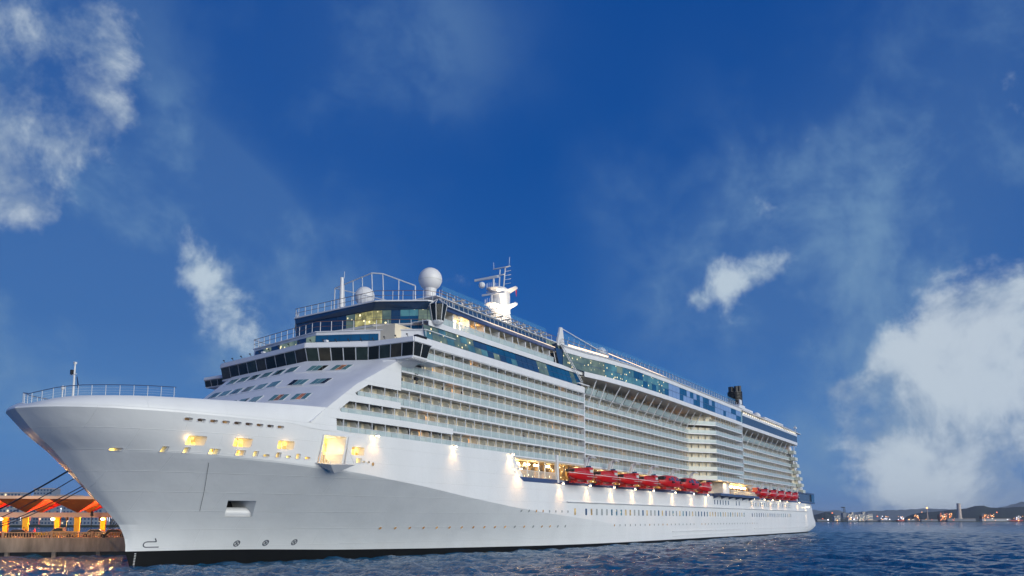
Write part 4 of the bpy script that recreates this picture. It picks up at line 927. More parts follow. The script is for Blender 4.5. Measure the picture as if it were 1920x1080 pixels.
# ---- lifeboats and tenders (hang from the davits: things of their own)
def boat(label, Lh=5.1, Wh=1.75, tender=False):
    root = empty('lifeboat' if not tender else 'tender', label, 'lifeboat' if not tender else 'tender boat')
    N_ = 15; sec = []; can = []
    H = 1.45; 
    for i in range(N_):
        u = i/(N_-1); s = -1+2*u
        w = Wh*(1-abs(s)**(3.2 if s > 0 else 2.4))**.55 if abs(s) < 1 else .02
        kz = -.15-.95*(1-abs(s)**4); x = s*Lh
        sec.append([(x*(1 if j else 1), w*a, kz+(H+(-kz if False else 0)-.0)*b_ if False else zc) for j, (a, b_, zc) in enumerate([(-1, 1, .30+.25*abs(s)**3), (-.97, .8, -.1), (-.75, .5, kz*.75), (-.3, .2, kz), (.3, .2, kz), (.75, .5, kz*.75), (.97, .8, -.1), (1, 1, .30+.25*abs(s)**3)])])
        ch = (1.25 if not tender else 1.9)*max(0, (1-abs(s)**(5 if not tender else 3.2)))**.6; z0 = .32+.25*abs(s)**3
        can.append([(x, -w*.97, z0), (x, -w*.86, z0+ch*.55), (x, -w*.55, z0+ch*.92), (x, 0, z0+ch), (x, w*.55, z0+ch*.92), (x, w*.86, z0+ch*.55), (x, w*.97, z0)])
    MB().grid(sec, flip=True).build('boat_hull', M['orange'], root, smooth=True)
    MB().grid(can, flip=False).build('canopy', M['boattop'], root, smooth=True)
    b = MB()
    for r0_, r1x in zip(sec, sec[1:]):
        for j in (0, 7): b.tube((r0_[j][0], r0_[j][1], r0_[j][2]+.02), (r1x[j][0], r1x[j][1], r1x[j][2]+.02), .07, 4)
    b.build('gunwale', M['rail'] if not tender else M['orange'], root)
    MB().box(-Lh*.72, Lh*.45, -Wh*.55, -Wh*.2, -1.55, -1.35).box(-Lh*.7, Lh*.4, Wh*.2, Wh*.5, -1.55, -1.35).box(-Lh*.6, -Lh*.55, -.7, .7, -1.4, -.8).box(Lh*.3, Lh*.36, -.7, .7, -1.4, -.8).build('skid', M['orange'], root)
    if not tender:
        MB().box(1.2, 3.3, -Wh*.8, Wh*.8, 1.2, 1.85).build('conning_hatch', M['boattop'], root)
        MB().box(1.5, 3.0, -Wh*.92, -Wh*.82, .75, 1.35).build('hatch_door', M['partition'], root)
        b = MB()
        for k in range(9): b.box(-.2+.55*k, .05+.55*k, -Wh-.04, -Wh*.9, -.2, -.08)
        for k in range(7): b.box(-4.2+.55*k, -4.1+.55*k, -Wh*.93, -Wh*.85, .68, .76)
        b.build('reflective_tape', M['partition'], root)
        MB().box(-Lh*.96, -Lh*.86, -.9, .9, .7, 1.25).build('bow_window', M['dark'], root)
        MB().box(3.1, 3.4, -.9, .2, 1.8, 2.3).build('hook_cover', M['blueglass'], root)
    else:
        pan = [(-4.1, -2.9, .75, 1.3), (-2.5, -.5, .75, 1.65), (.0, .3, .1, 1.8), (.7, 2.6, .75, 1.65), (3.0, 4.2, .8, 1.35)]
        for k, (x0, x1, z0, z1) in enumerate(pan):
            MB().prism([(x0, -Wh*.95, z0), (x1, -Wh*.95, z0), (x1-.1, -Wh*.80, z1), (x0+.25, -Wh*.80, z1)][::-1], (0, .14, 0)).build('window' if k != 2 else 'door', M['slateglass'], root)
        MB().box(-Lh*.95, -Lh*.72, -1.2, 1.2, .9, 1.7).build('bow_window', M['dark'], root)
        MB().tube((-2.6, -Wh*1.05, .35), (-1.4, -Wh*1.05, .3), .24, 8).build('fender', M['black'], root); MB().tube((3.6, -Wh*1.0, .3), (4.7, -Wh*.9, .3), .24, 8).build('fender', M['black'], root)
    return root
lb = [('red enclosed lifeboat, foremost of the row beside the open promenade', 0), ('red enclosed lifeboat, second from the bow in the forward row', 1), ('red enclosed lifeboat, third from the bow in the forward row', 2), ('red enclosed lifeboat just ahead of the two windowed tenders', 3)]
b0 = boat(lb[0][0]); b0.location = (90.9, -20.3, 15.25); b0['group'] = 'red lifeboats hanging in davits'
for t, k in lb[1:]:
    o = copy_tree(b0); o['label'] = t; o.location = ((DV[k]+DV[k+1])/2, -20.3, 15.25)
t0 = boat('red tender boat with side windows, the forward one of two', 6.7, 2.1, True); t0.location = (142.3, -20.5, 15.5); t0['group'] = 'red tenders hanging in davits'
o = copy_tree(t0); o['label'] = 'red tender boat with side windows, the aft one of two'; o.location = (157.9, -20.5, 15.5)
o = copy_tree(b0); o['label'] = 'red enclosed lifeboat just behind the two windowed tenders'; o.location = (172, -20.3, 15.25)
names = ['second', 'third', 'fourth', 'fifth']
for k in range(5):
    o = copy_tree(b0); o.location = ((DV2[k]+(DV2+[304])[k+1])/2+1, -20.3, 15.45); o['label'] = ['red lifeboat, foremost of the far aft row beside the rescue boat', 'red lifeboat, second from the front in the far aft row', 'red lifeboat, middle of the five in the far aft row', 'red lifeboat, fourth from the front in the far aft row', 'red lifeboat, aftmost of all, beside the grey stern house'][k]
# small open rescue boat
rt_ = empty('rescue_boat', 'small red open rescue boat on its cradle beside the lit deck cafe', 'rescue boat', (229.5, -20.5, 15.5))
rows = []
for i in range(9):
    s = -1+i/4; w = 1.3*(1-abs(s)**3)**.5+.02; rows.append([(s*3.4, -w, .5), (s*3.4, -w*.8, -.2), (s*3.4, 0, -.7), (s*3.4, w*.8, -.2), (s*3.4, w, .5)])
MB().grid(rows, flip=True).build('boat_hull', M['orange'], rt_, smooth=True)
MB().box(-3.3, 3.3, -1.2, 1.2, .2, .35).box(-1.5, 1.2, -.9, .9, .35, 1.9).build('cockpit', M['orange'], rt_)
MB().box(-.9, .7, -.95, -.9, .8, 1.6).build('window', M['dark'], rt_)
# ---- flood lamps down the hull side
FLX = DV+[230.5, 245, 257.5, 269.5, 281.5, 304]
for i, x in enumerate(FLX):
    MB().tube((x+.4, -18.45, 14.0), (x+.4, -19.3, 13.9), .05).box(x+.15, x+.65, -19.5, -19.15, 13.45, 13.85).build('flood_lamp', M['white'], ship)
    MB().box(x+.2, x+.6, -19.45, -19.2, 13.4, 13.45).build('lamp_lens', M['lens'], ship)
    spot('flood', (x+.4, -19.6, 13.35), (x+.4, -18.35, 9.6), 900 if x < 200 else 650, (1, .52, .18), 84, 1.0)
for x, z, y, p in ((28.0, 18.35, -18.7, 1400), (47.5, 18.3, -18.9, 1100), (65.6, 18.2, -19.0, 2200), (68.2, 15.6, -19.2, 2600)):
    MB().tube((x, -18.4, z+.2), (x, y, z), .05).box(x-.25, x+.25, y-.2, y+.15, z-.05, z+.25).build('flood_lamp', M['white'], ship)
    MB().box(x-.2, x+.2, y-.17, y+.12, z-.1, z-.05).build('lamp_lens', M['lens'], ship)
    spot('flood', (x, y-.5, z-.15), (x, -18.2, z-5), p*.4, (1, .56, .22), 100, 1.)
spot('flood', (322, -19.6, 11.5), (322, -18.3, 6), 2500, (1, .7, .36), 70, 1.)
MB().box(321.7, 322.3, -19.8, -18.4, 11.5, 11.7).build('flood_lamp', M['lamp'], ship)
# ---- mooring-deck glow
for x in (.5, 6.6, 12.9, 25): point('mooring_light', (x, -halfb(x, 15.6)-.5, 15.9), 30, (1, .6, .22))
point('door_light', (20.5, -14.6, 16.6), 260)
# ---- mast, domes, funnel, roof gear
b = MB()
def ell(z, a, c, cx): return [(cx+a*math.cos(2*math.pi*i/16), c*math.sin(2*math.pi*i/16), z) for i in range(17)]
b.grid([ell(z, a, c, cx) for z, a, c, cx in ((43.5, 3.8, 3.2, 91.5), (50, 3.2, 2.6, 91.3), (53, 2.7, 2.3, 91), (55.5, 2.6, 2.2, 91), (57.5, 2.6, 2.2, 91), (58.8, 2.4, 2.1, 91), (59.3, 1.9, 1.5, 91), (59.35, .1, .1, 91))]); mast = b.build('mast', M['dome'], ship, smooth=True)
for k, (z, xo) in enumerate(((54.6, 86.6), (58.4, 87.2))):
    b = MB()
    prof = [(91, -1.2, z), (88.5, -1.6, z), (xo, -1.5, z+.1), (xo-.9, 0, z+.15), (xo, 1.5, z+.1), (88.5, 1.6, z), (91, 1.2, z)]
    b.add(prof+[(91, -.9, z-1.3), (89.2, -.9, z-.9), (xo+.7, -.9, z-.35), (xo+.1, 0, z-.3), (xo+.7, .9, z-.35), (89.2, .9, z-.9), (91, .9, z-1.3)], [tuple(range(7)), tuple(range(13, 6, -1))]+[(i, i+7, i+8, i+1) for i in range(6)])
    for s in (-1, 1): b.add([(90.2, s*1, z-.5), (92.6, s*1, z-.5), (92.2, s*4.0, z+.55), (91.2, s*4.0, z+.55), (90.2, s*1, z-.1), (92.6, s*1, z-.1), (92.2, s*4.0, z+.9), (91.2, s*4.0, z+.9)], [(0, 1, 2, 3), (7, 6, 5, 4), (0, 4, 5, 1), (1, 5, 6, 2), (2, 6, 7, 3), (3, 7, 4, 0)])
    b.build('mast_platform', M['dome'], mast)
    r_ = MB()
    for t in range(9):
        a = R(90+22.5*t); p = (xo+.4+1.3*math.cos(a), 1.3*math.sin(a), z+.1); r_.tube(p, (p[0], p[1], z+1.1), .03, 3)
    r_.build('platform_rail', M['rail'], mast)
b = MB().tube((87.4, 0, 54.7), (87.4, 0, 56.9), .22).box(87.25, 87.55, -3.4, 2.6, 56.9, 57.3).tube((88.2, 0, 58.6), (88.2, 0, 61.0), .22).box(88.0, 88.4, -1.2, 5.2, 61.0, 61.5)
b.tube((90.6, 0, 59.3), (90.8, 0, 62.6), .14).tube((91.8, -.4, 59.2), (91.8, -.9, 64.4), .15).tube((91.2, .5, 59.2), (91.4, .3, 64), .13).box(91.3, 91.7, -2.4, 2.2, 64.3, 64.45).box(90.5, 90.9, -1.4, 2.8, 62.3, 62.45)
for k in range(4): b.box(91.8, 91.9, -2.4, -.8, 60.4+1.0*k, 60.5+1.0*k)
b.tube((91.4, 2.0, 64.4), (91.4, 2.1, 66), .03, 3).tube((91.5, -2.1, 64.4), (91.5, -2.3, 66.6), .03, 3).lathe([(.05, 0), (.6, .25), (.8, .8), (.6, 1.3), (.05, 1.55)], (86.8, 2.3, 58.6), 10)
b.build('radar_arms', M['rail'], mast)
for p, t, e in (((84.5, -3, 47), (91, 0, 55), 14000), ((96, -8, 45.5), (91, 0, 52), 14000), ((87.5, -.5, 53), (88.2, 0, 58), 900)): spot('mast_flood', p, t, e, (1, .78, .5), 60, .8)
o = MB().quad((92.0, -3.6, 58.7), (92.4, -3.7, 58.6), (92.5, -3.5, 57.2), (92.1, -3.7, 57.0), .05).build('signal_flag', mat('red_cloth', (.5, .02, .02), .8)); tag(o, 'small red flag hanging from the lit radar mast', 'flag')
def dome(x, y, z, r, base, name='satellite_dome'):
    b = MB().lathe([(r*math.sin(R(a)), -r*math.cos(R(a))) for a in range(28, 181, 10)]+[(.01, r)], (x, y, z), 28); o = b.build(name, M['dome'], ship, smooth=True)
    MB().lathe([(r*.62, base-z), (r*.5, -r*1.15), (r*.55, -r*.85)], (x, y, z), 16).build('dome_pedestal', M['dome'], o)
    MB().lathe([(r*1.004, -.03), (r*1.008, 0), (r*1.004, .03)], (x, y, z-.3), 28).build('dome_seam', M['partition'], o)
dome(54.1, -8, 50.6, 2.2, 43.8); dome(53.9, 8, 49.6, 1.95, 43.5); dome(144.9, 0, 53.6, 1.75, 43.5); dome(312.6, 0, 53.4, 2.0, 43.5)
MB().box(296, 330, -8, 8, 43, 51.0).box(268, 290, -4.5, 5, 43, 53).build('funnel_house', M['white'], ship)
MB().box(60, 86, -12, 12, 43.7, 46.2).build('upper_house', M['white'], ship)
fu = MB()
for i in range(9): z = 54.6+.66*i; fu.lathe([(3.15, z), (3.15, z+.26)], (279, 0, 0), 20)
funnel = fu.build('funnel', M['black'], ship)
f2 = MB()
for dx, dy in ((-1.2, -.9), (1.2, -.9), (-1.2, 1.1), (1.2, 1.1), (0, -1.9), (0, 1.9)): f2.tube((279+dx, dy, 53), (279+dx, dy, 62.2+random.random()*.8), .85, 12)
f2.lathe([(1.6, 53), (1.6, 60.6)], (279, 0, 0), 20); f2.build('funnel_pipes', M['black'], funnel)
f3 = MB()
for i in range(8): a = R(45*i); f3.tube((279+2.9*math.cos(a), 2.9*math.sin(a), 53.5), (279+2.9*math.cos(a), 2.9*math.sin(a), 60.6), .12)
f3.build('funnel_frame', M['black'], funnel); MB().box(274.5, 277.5, -3.3, -2.9, 54.6, 56.4).box(273, 281, -3.6, 3, 52.8, 54.2).build('funnel_plate', M['white'], funnel)
# frame on the foremost roof and its signal mast
A_ = [(42, 4.5, 42.2), (41.6, 4.0, 47.6), (40.6, -5.6, 48.6), (41.4, -7.4, 48.4), (43.4, -13, 45.9), (43.4, -13.1, 42.9)]
b = MB().path(A_, .11, 6)
for u in (.25, .5, .75): p = Vector(A_[1]).lerp(Vector(A_[2]), u); b.tube(p, (p.x+.9, p.y+.5, 42.3), .08)
for q, r_ in ((2, (41.6, -5.2, 42.3)), (3, (42.4, -7.0, 42.3))): b.tube(A_[q], r_, .08)
p = Vector(A_[3]).lerp(Vector(A_[4]), .5); b.tube(p, (p.x, p.y, 42.3), .08); b.tube(A_[1], (45, -12, 42.6), .09)
b.build('roof_frame', M['rail'], ship)
b = MB().tube((39.4, .2, 42.2), (39.4, .2, 48.4), .42, 12, .30).box(38.9, 40.1, -.3, .6, 42.2, 43.0).tube((39.4, -.3, 48.2), (39.4, -.35, 49.4), .04); b.build('signal_mast', M['rail'], ship)
# roof lamps of the bow front
b = MB()
for y in (-6.5, 9): b.box(27.0+abs(y)*.35, 27.5+abs(y)*.35, y, y+.6, 34.2, 34.5)
b.build('front_cameras', M['rail'], ship)
# ---- people on the balconies
def person(name_label, loc, rz, s=1.0, shirt=None):
    bmv = [((0, 0, .95), .13), ((0, 0, 1.15), .14), ((0, 0, 1.38), .155), ((0, 0, 1.50), .06), ((0, 0, 1.60), .085), ((0, 0, 1.70), .09), ((0, 0, 1.77), .05),
           ((-.18, 0, 1.42), .055), ((-.25, .05, 1.17), .045), ((-.2, .28, 1.08), .035), ((-.16, .36, 1.1), .035), ((.18, 0, 1.42), .055), ((.25, .05, 1.17), .045), ((.2, .28, 1.08), .035), ((.16, .36, 1.1), .035),
           ((-.09, 0, .88), .095), ((-.10, .02, .48), .07), ((-.10, 0, .08), .045), ((-.10, .16, .04), .035), ((.09, 0, .88), .095), ((.10, .02, .48), .07), ((.10, 0, .08), .045), ((.10, .16, .04), .035)]
    ed = [(0, 1), (1, 2), (2, 3), (3, 4), (4, 5), (5, 6), (2, 7), (7, 8), (8, 9), (9, 10), (2, 11), (11, 12), (12, 13), (13, 14), (0, 15), (15, 16), (16, 17), (17, 18), (0, 19), (19, 20), (20, 21), (21, 22)]
    me = bpy.data.meshes.new('person'); me.from_pydata([v for v, r in bmv], ed, []); o = bpy.data.objects.new('person', me); COL.objects.link(o)
    sk = o.modifiers.new('skin', 'SKIN'); 
    for i, (v, r) in enumerate(bmv): me.skin_vertices[0].data[i].radius = (r, r*.8)
    me.skin_vertices[0].data[0].use_root = True
    o.modifiers.new('sub', 'SUBSURF').levels = 1; dg_ = bpy.context.evaluated_depsgraph_get(); new = bpy.data.meshes.new_from_object(o.evaluated_get(dg_)); o.modifiers.clear(); o.data = new
    new.materials.clear(); new.materials.append(shirt or M['cloth']); new.materials.append(M['skin']); 
    for p in new.polygons: p.use_smooth = True; p.material_index = 1 if p.center.z > 1.5 or p.center.y > .24 and p.center.z > .5 else 0
    o.location = loc; o.rotation_euler = (0, 0, rz); tag(o, name_label, 'person')
    MB().lathe([(.06, 1.66), (.10, 1.7), (.10, 1.78), (.05, 1.83)], (0, -.015, 0), 10).build('hair', M['dark'], o)
    return o
person('person in dark clothes standing at a balcony rail below the bridge wing', (38.0, -17.9, DK[3]+.12), R(180))
person('person in dark clothes leaning on a lower forward balcony above the open promenade', (71.5, -17.9, DK[1]+.12), R(180))
person('person in black on the last balcony of the forward block', (95.8, -17.9, DK[2]+.12), R(170))
person('person looking out from a balcony under the raking struts', (122.5, -16.1, DK[5]+.12), R(180))
person('person in dark clothes on a cream parapet balcony of the bulging block', (184, -22.1, DK[1]+.12), R(180))
# ================================================================== QUAY on the left
def at(px, D, z=0.):
    """a point D metres ahead of the camera, px across the frame"""
    d = FW + RT*((px-960)/F_PX) + CU*((PY-1000)/F_PX); t = D/(d.dot(FH)); p = CAM+d*t; return Vector((p.x, p.y, z))
Q0, Q1 = at(0, 134), at(240, 139); QU = (Q1-Q0).normalized(); QN = Vector((-QU.y, QU.x, 0))
if QN.dot(FH) < 0: QN = -QN
qz = math.atan2(QU.y, QU.x); QM = 1508/136.
def q(u, v, z): return Q0+QU*u+QN*v+Vector((0, 0, z))
def qx(px): return (px)/QM     # metres along the quay from the frame's left edge
class QB(MB):
    def qbox(s, u0, u1, v0, v1, z0, z1):
        P = [q(u, v, z) for z in (z0, z1) for u, v in ((u0, v0), (u1, v0), (u1, v1), (u0, v1))]
        return s.add(P, [(0, 3, 2, 1), (4, 5, 6, 7), (0, 1, 5, 4), (1, 2, 6, 5), (2, 3, 7, 6), (3, 0, 4, 7)])
ZQ = 3.0; U0, U1 = -40, 23.0
b = QB(); b.qbox(U0, U1, 0, 26, .7, ZQ); o = b.build('quay', M['concrete']); o['kind'] = 'structure'; o['label'] = 'weathered concrete quay with a dark gap over the water'
b = QB().qbox(U0, U1, .8, 25, -1.5, .7); o = b.build('quay_gap_shade', M['black']); o['kind'] = 'structure'  # black block stands for the shade in the gap below the quay
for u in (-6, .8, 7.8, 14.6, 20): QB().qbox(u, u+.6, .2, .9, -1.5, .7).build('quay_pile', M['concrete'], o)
M['brownc'] = mat('balustrade_concrete', (.42, .27, .17), .8, var=.4, scale=1.2, bump=.3)  # orange-brown concrete, tone mottled at random
def balustrade(u0, u1, label):
    r = empty('balustrade', label, 'balustrade', q(u0, .4, ZQ), 0, 'balustrades along the quay edge')
    def loc(o): o.matrix_parent_inverse = Matrix.Translation(-r.location); return o
    loc(QB().qbox(u0, u1, .2, .55, ZQ, ZQ+.14).build('plinth', M['brownc'], r)); loc(QB().qbox(u0, u1, .15, .6, ZQ+.86, ZQ+1.0).build('handrail', M['brownc'], r))
    loc(QB().qbox(u0-.35, u0, .1, .65, ZQ, ZQ+1.08).build('pier', M['brownc'], r))
    n = int((u1-u0)/.42)
    me = MB().lathe([(.07, 0), (.13, .2), (.06, .45), (.12, .55), (.08, .72)], n=7).mesh('baluster', M['brownc'])
    for k in range(n): o = link('baluster', me, r, q(u0+.25+.42*k, .38, ZQ+.14)-r.location)
balustrade(-6, .1, 'balustrade stretch at the far left edge of the quay'); balustrade(.55, 7.3, 'balustrade stretch below the row of motorcycles'); balustrade(7.8, 13.4, 'balustrade stretch beneath the pickup and the tall street lamp'); balustrade(13.9, 21, 'orange-brown balustrade stretch nearest the ship bow')
# pavilion with umbrella vaults
M['yellow'] = mat('ochre_column', (.85, .48, .03), .7, var=.15, scale=1.); M['orangep'] = mat('vault_lit_orange', (.74, .028, .008), .7, var=.12, scale=.5); M['pinkc'] = mat('pink_concrete', (.50, .38, .32), .8, var=.12, scale=.6); M['brownp'] = mat('vault_shade_brown', (.13, .045, .018), .8, var=.2, scale=.4)
pav = empty('quay_pavilion', 'open quay pavilion with ochre columns and folded orange vault roof', 'pavilion', (0, 0, 0))
colf = [-6.0, 2.12, 10.17, 17.9]; colb = [-3.95, 4.42, 12.06]
for u in colf: b = QB(); b.add([q(u-.34, 5, ZQ), q(u+.34, 5, ZQ), q(u+.34, 5.7, ZQ), q(u-.34, 5.7, ZQ), q(u-.44, 4.9, 6.5), q(u+.44, 4.9, 6.5), q(u+.44, 5.8, 6.5), q(u-.44, 5.8, 6.5)], [(0, 1, 5, 4), (1, 2, 6, 5), (2, 3, 7, 6), (3, 0, 4, 7)]); b.build('column', M['yellow'], pav)
for u in [c+.6 for c in colb]: b = QB(); b.add([q(u-.34, 13, ZQ), q(u+.34, 13, ZQ), q(u+.34, 13.7, ZQ), q(u-.34, 13.7, ZQ), q(u-.44, 12.9, 6.5), q(u+.44, 12.9, 6.5), q(u+.44, 13.8, 6.5), q(u-.44, 13.8, 6.5)], [(0, 1, 5, 4), (1, 2, 6, 5), (2, 3, 7, 6), (3, 0, 4, 7)]); b.build('column', M['yellow'], pav)
QB().qbox(-9, 25, 4.4, 5.0, 6.5, 7.3).build('beam', M['pinkc'], pav); QB().qbox(-9, 25, 13.4, 14.0, 6.5, 7.3).build('beam', M['pinkc'], pav)
for u in colf:
    for v, vc in ((1.0, 5.2), (9.6, 13.6)):
        b = QB(); uc = u; w = 4.35; w = 4.0; T = [q(uc-w, v, 9.7), q(uc+w, v, 9.7), q(uc+w, v+8.5, 9.7), q(uc-w, v+8.5, 9.7)]; Bm = q(uc, v+4.2, 7.25)
        b.add(T+[Bm]+[t+Vector((0, 0, .15)) for t in T], [(0, 4, 1), (1, 4, 2), (2, 4, 3), (3, 4, 0)]); o = b.build('vault', M['brownp'], pav)
        o.data.materials.append(M['orangep'])
        for p in o.data.polygons[1:4]: p.material_index = 1  # front face brown for shade, the others orange for lamplight, set by colour
QB().qbox(-9, 25, .8, 18.4, 9.72, 9.95).build('roof_slab', M['pinkc'], pav); QB().qbox(-9, 25, .7, 1.0, 9.55, 10.05).build('roof_fascia', M['pinkc'], pav)
for u in (-2.2, 5.9, 13.9):
    MB().lathe([(.1, 0), (.35, .1), (.35, .25), (.15, .35)], q(u, 6.8, 6.0), 8).build('pavilion_lamp', M['lamp'], pav); point('pavilion_light', q(u, 6.8, 5.6), 1500, (1, .55, .12))
    point('vault_light', q(u, 9.2, 7.6), 800, (1, .26, .04))
for u in (-7, 4.2, 13): point('quay_fill', q(u, -3, 7.5), 800, (1, .62, .3), .4)  # unseen lamps added over the water to warm the quay front
def street_lamp(u, v, h, label):
    r = empty('street_lamp', label, 'street lamp', q(u, v, ZQ), 0, 'black lamp posts on the quay')
    MB().lathe([(.16, 0), (.1, .5), (.06, .8), (.05, h)], n=8).build('post', M['black'], r); MB().lathe([(.05, h), (.28, h+.15), (.2, h+.55), (.3, h+.6), (.05, h+.95)], n=8).build('lantern', M['black'], r)
street_lamp(7.9, 8, 2.9, 'short black lamp post seen between the middle columns'); street_lamp(13.4, .9, 3.6, 'tallest black lamp post at the quay edge'); street_lamp(13.0, 9, 2.8, 'short black lamp post near the ship bow')
def car(u, v, label, col, cat='car', kind='car'):
    r = empty('parked_'+cat.replace(' ', '_'), label, cat, q(u, v, ZQ), qz, 'vehicles parked on the quay' if cat != 'car' else 'cars parked on the quay')
    m = mat('car_paint', col, .3); 
    side_ = [(-2.1, .35), (-2.15, .75), (-1.3, .9), (-.75, 1.38), (.75, 1.42), (1.35, .98), (2.1, .88), (2.15, .35)] if kind == 'car' else [(-2.4, .4), (-2.4, 1.0), (-1.5, 1.08), (-1.0, 1.7), (.3, 1.72), (.45, 1.1), (2.5, 1.1), (2.5, .4)]
    MB().prism([(x, -.85, z) for x, z in side_][::-1], (0, 1.7, 0)).build('body', m, r)
    g = [(-1.15, .93), (-.68, 1.3), (.68, 1.34), (1.15, 1.0)] if kind == 'car' else [(-1.35, 1.12), (-.95, 1.6), (.2, 1.62), (.3, 1.14)]
    MB().prism([(x, -.88, z) for x, z in g][::-1], (0, 1.76, 0)).build('window', M['dark'], r)
    for x in (-1.35, 1.35):
        for y in (-.86, .66): MB().tube((x, y, .33), (x, y+.2, .33), .33, 12).build('wheel', M['black'], r)
    for y in (-.7, .5): MB().box(-2.17, -2.12, y, y+.25, .6, .75).build('headlight', M['lampw'], r)
car(-2.2, 3.0, 'dark red car half cut by the left edge of the quay', (.25, .03, .02)); car(2.2, 1.8, 'dark saloon car parked left of the first ochre column', (.05, .03, .03))
car(8.3, 3.6, 'pickup truck with an open bed parked behind the balustrade', (.5, .30, .12), 'pickup', 'pickup')
car(13.6, 3.2, 'pale car parked just right of the tall lamp post', (.55, .4, .25)); car(16.6, 3.4, 'orange tinted car parked closest to the ship', (.5, .22, .06))
for k, u in enumerate((3.4, 4.3, 5.0, 5.7)):
    r = empty('motorcycle', ['yellow helmeted motorcycle stand left of the group', 'motorcycle with yellow fairing, second in the row', 'motorcycle with yellow fairing, third in the row', 'motorcycle at the right end of the row by the column'][k], 'motorcycle', q(u, 2.6+.2*k, ZQ), qz+.8, 'motorcycles parked on the quay')
    for x in (-.65, .65):
        b = MB(); 
        for a in range(12): b.tube((x+.3*math.cos(R(30*a)), 0, .32+.3*math.sin(R(30*a))), (x+.3*math.cos(R(30*a+30)), 0, .32+.3*math.sin(R(30*a+30))), .05, 5)
        b.build('wheel', M['black'], r)
    MB().prism([(-.5, -.12, .45), (.4, -.12, .4), (.55, -.12, .85), (.2, -.12, 1.0), (-.2, -.12, .85), (-.75, -.12, .95)][::-1], (0, .24, 0)).build('body', M['yellow'] if k else M['orangep'], r)
    MB().tube((.6, 0, .35), (.35, 0, 1.1), .04).tube((.35, -.32, 1.12), (.35, .32, 1.12), .03).build('handlebar', M['dark'], r)
for k, (u, v) in enumerate(((3.0, 1.6), (2.6, 9.))):
    o = person(['person in an orange jacket standing beside the motorcycles', 'person walking under the pavilion roof'][k], q(u, v, ZQ), 1.0, shirt=M['orangep'])
# mooring lines
def rope(name, A, B, sag, r, label, grp='mooring lines of the ship'):
    A, B = Vector(A), Vector(B); pts = [A.lerp(B, t)+Vector((0, 0, -sag*4*t*(1-t))) for t in np.linspace(0, 1, 9)]
    o = MB().path(pts, r, 6).build(name, M['dark']); tag(o, label, 'rope', grp)
bol = q(-9, 1.0, ZQ+.4)
rope('mooring_line', (-6.6, .6, 12.0), bol, .5, .11, 'thickest mooring line from the stem down to the left')
rope('mooring_line', (-5.8, .6, 11.1), bol+QU*1.2, .8, .06, 'second mooring line from the top')
rope('mooring_line', (-4.6, .8, 10.2), bol+QU*2.2, .9, .06, 'third mooring line from the top')
rope('mooring_line', (-4.4, .8, 9.9), bol+QU*2.6, 1., .06, 'lowest of the left mooring lines')
b2 = q(15.6, .6, ZQ+.3)
o = MB().lathe([(.25, 0), (.2, .4), (.32, .5), (.3, .62)], q(15.6, .3, ZQ), 10).build('bollard', M['dark']); tag(o, 'black bollard at the quay edge holding four ropes', 'bollard')
for k in range(4): rope('mooring_line', (1.8+1.2*k, 2.2+.9*k, 8.6-.35*k), b2, .2, .05, ['steepest rope from the quay bollard up to the bow', 'second rope of the fan from the quay bollard', 'third rope of the fan from the quay bollard', 'flattest rope of the fan from the quay bollard'][k])
# ================================================================== FAR SHORES
M['hill'] = mat('hill_forest', (.020, .035, .028), .95, var=.5, scale=.012); M['hill_hazed'] = mat('far_hill_haze_tint', (.05, .075, .08), .95, var=.3, scale=.004)  # far hills paler and bluer: distance haze put into their colour
def hill(name, prof, D, depth, m, label):
    b = MB(); rs = random.Random(len(name)+int(D)); rows = [[], [], [], [], []]
    n = 90; xs = np.linspace(prof[0][0], prof[-1][0], n)
    for px in xs:
        y = itp(prof, px); h = max(1, (HY-y)*D/F_PX*1.0+CAM.z); j = rs.uniform(-.03, .03)*h
        for k, (dv, f) in enumerate(((0, 0), (.25, .55), (.5, 1.0), (.8, .6), (1.0, 0))): rows[k].append(at(px, D+depth*dv, 0)+Vector((0, 0, (h+j)*f*(1 if f else 0)-(.5 if not f else 0))))
    b.grid(rows); o = b.build(name, m, smooth=True); o['kind'] = 'structure'; o['label'] = label
hill('hill', [(1525, 966), (1540, 962), (1550, 959), (1562, 961), (1575, 970), (1590, 975)], 2600, 300, M['hill'], 'small dark wooded hill beside the ship stern')
hill('hill', [(1690, 976), (1705, 966), (1730, 960), (1760, 958), (1790, 954), (1815, 952), (1835, 946), (1852, 947), (1862, 951), (1890, 951), (1925, 948), (2010, 948)], 2400, 400, M['hill'], 'dark wooded hill behind the power station')
hill('hills_far', [(1500, 958), (1530, 955), (1548, 958), (1572, 955), (1590, 961), (1640, 957), (1700, 955), (1740, 952), (1800, 955), (1880, 950), (1920, 940), (2010, 935)], 7000, 900, M['hill_hazed'], 'distant blue hills across the bay')
hill('hills_far', [(-200, 975), (0, 968), (60, 972), (120, 966), (200, 975), (330, 980)], 2600, 400, M['hill_hazed'], 'low far hills behind the town on the left')
def land(px0, px1, D, D2, z, label):
    A = [at(px0, D), at(px1, D), at(px1+20, D2), at(px0-20, D2)]; b = MB().prism([(p.x, p.y, -1) for p in A], (0, 0, z+1)); o = b.build('shore', M['hill']); o['kind'] = 'structure'; o['label'] = label
land(1500, 2150, 1950, 4500, 1.6, 'far shore on the right'); land(-300, 420, 640, 3200, 1.6, 'far shore behind the quay')
M['townlit'] = mat('town_window_glow', (.6, .5, .3), .5, emit=(1, .8, .5), estr=1.0)
M['town'] = mat('town_haze_render', (.20, .24, .31), .8, var=.15, scale=.1)  # dim bluish tone: haze over the far town put into the colour
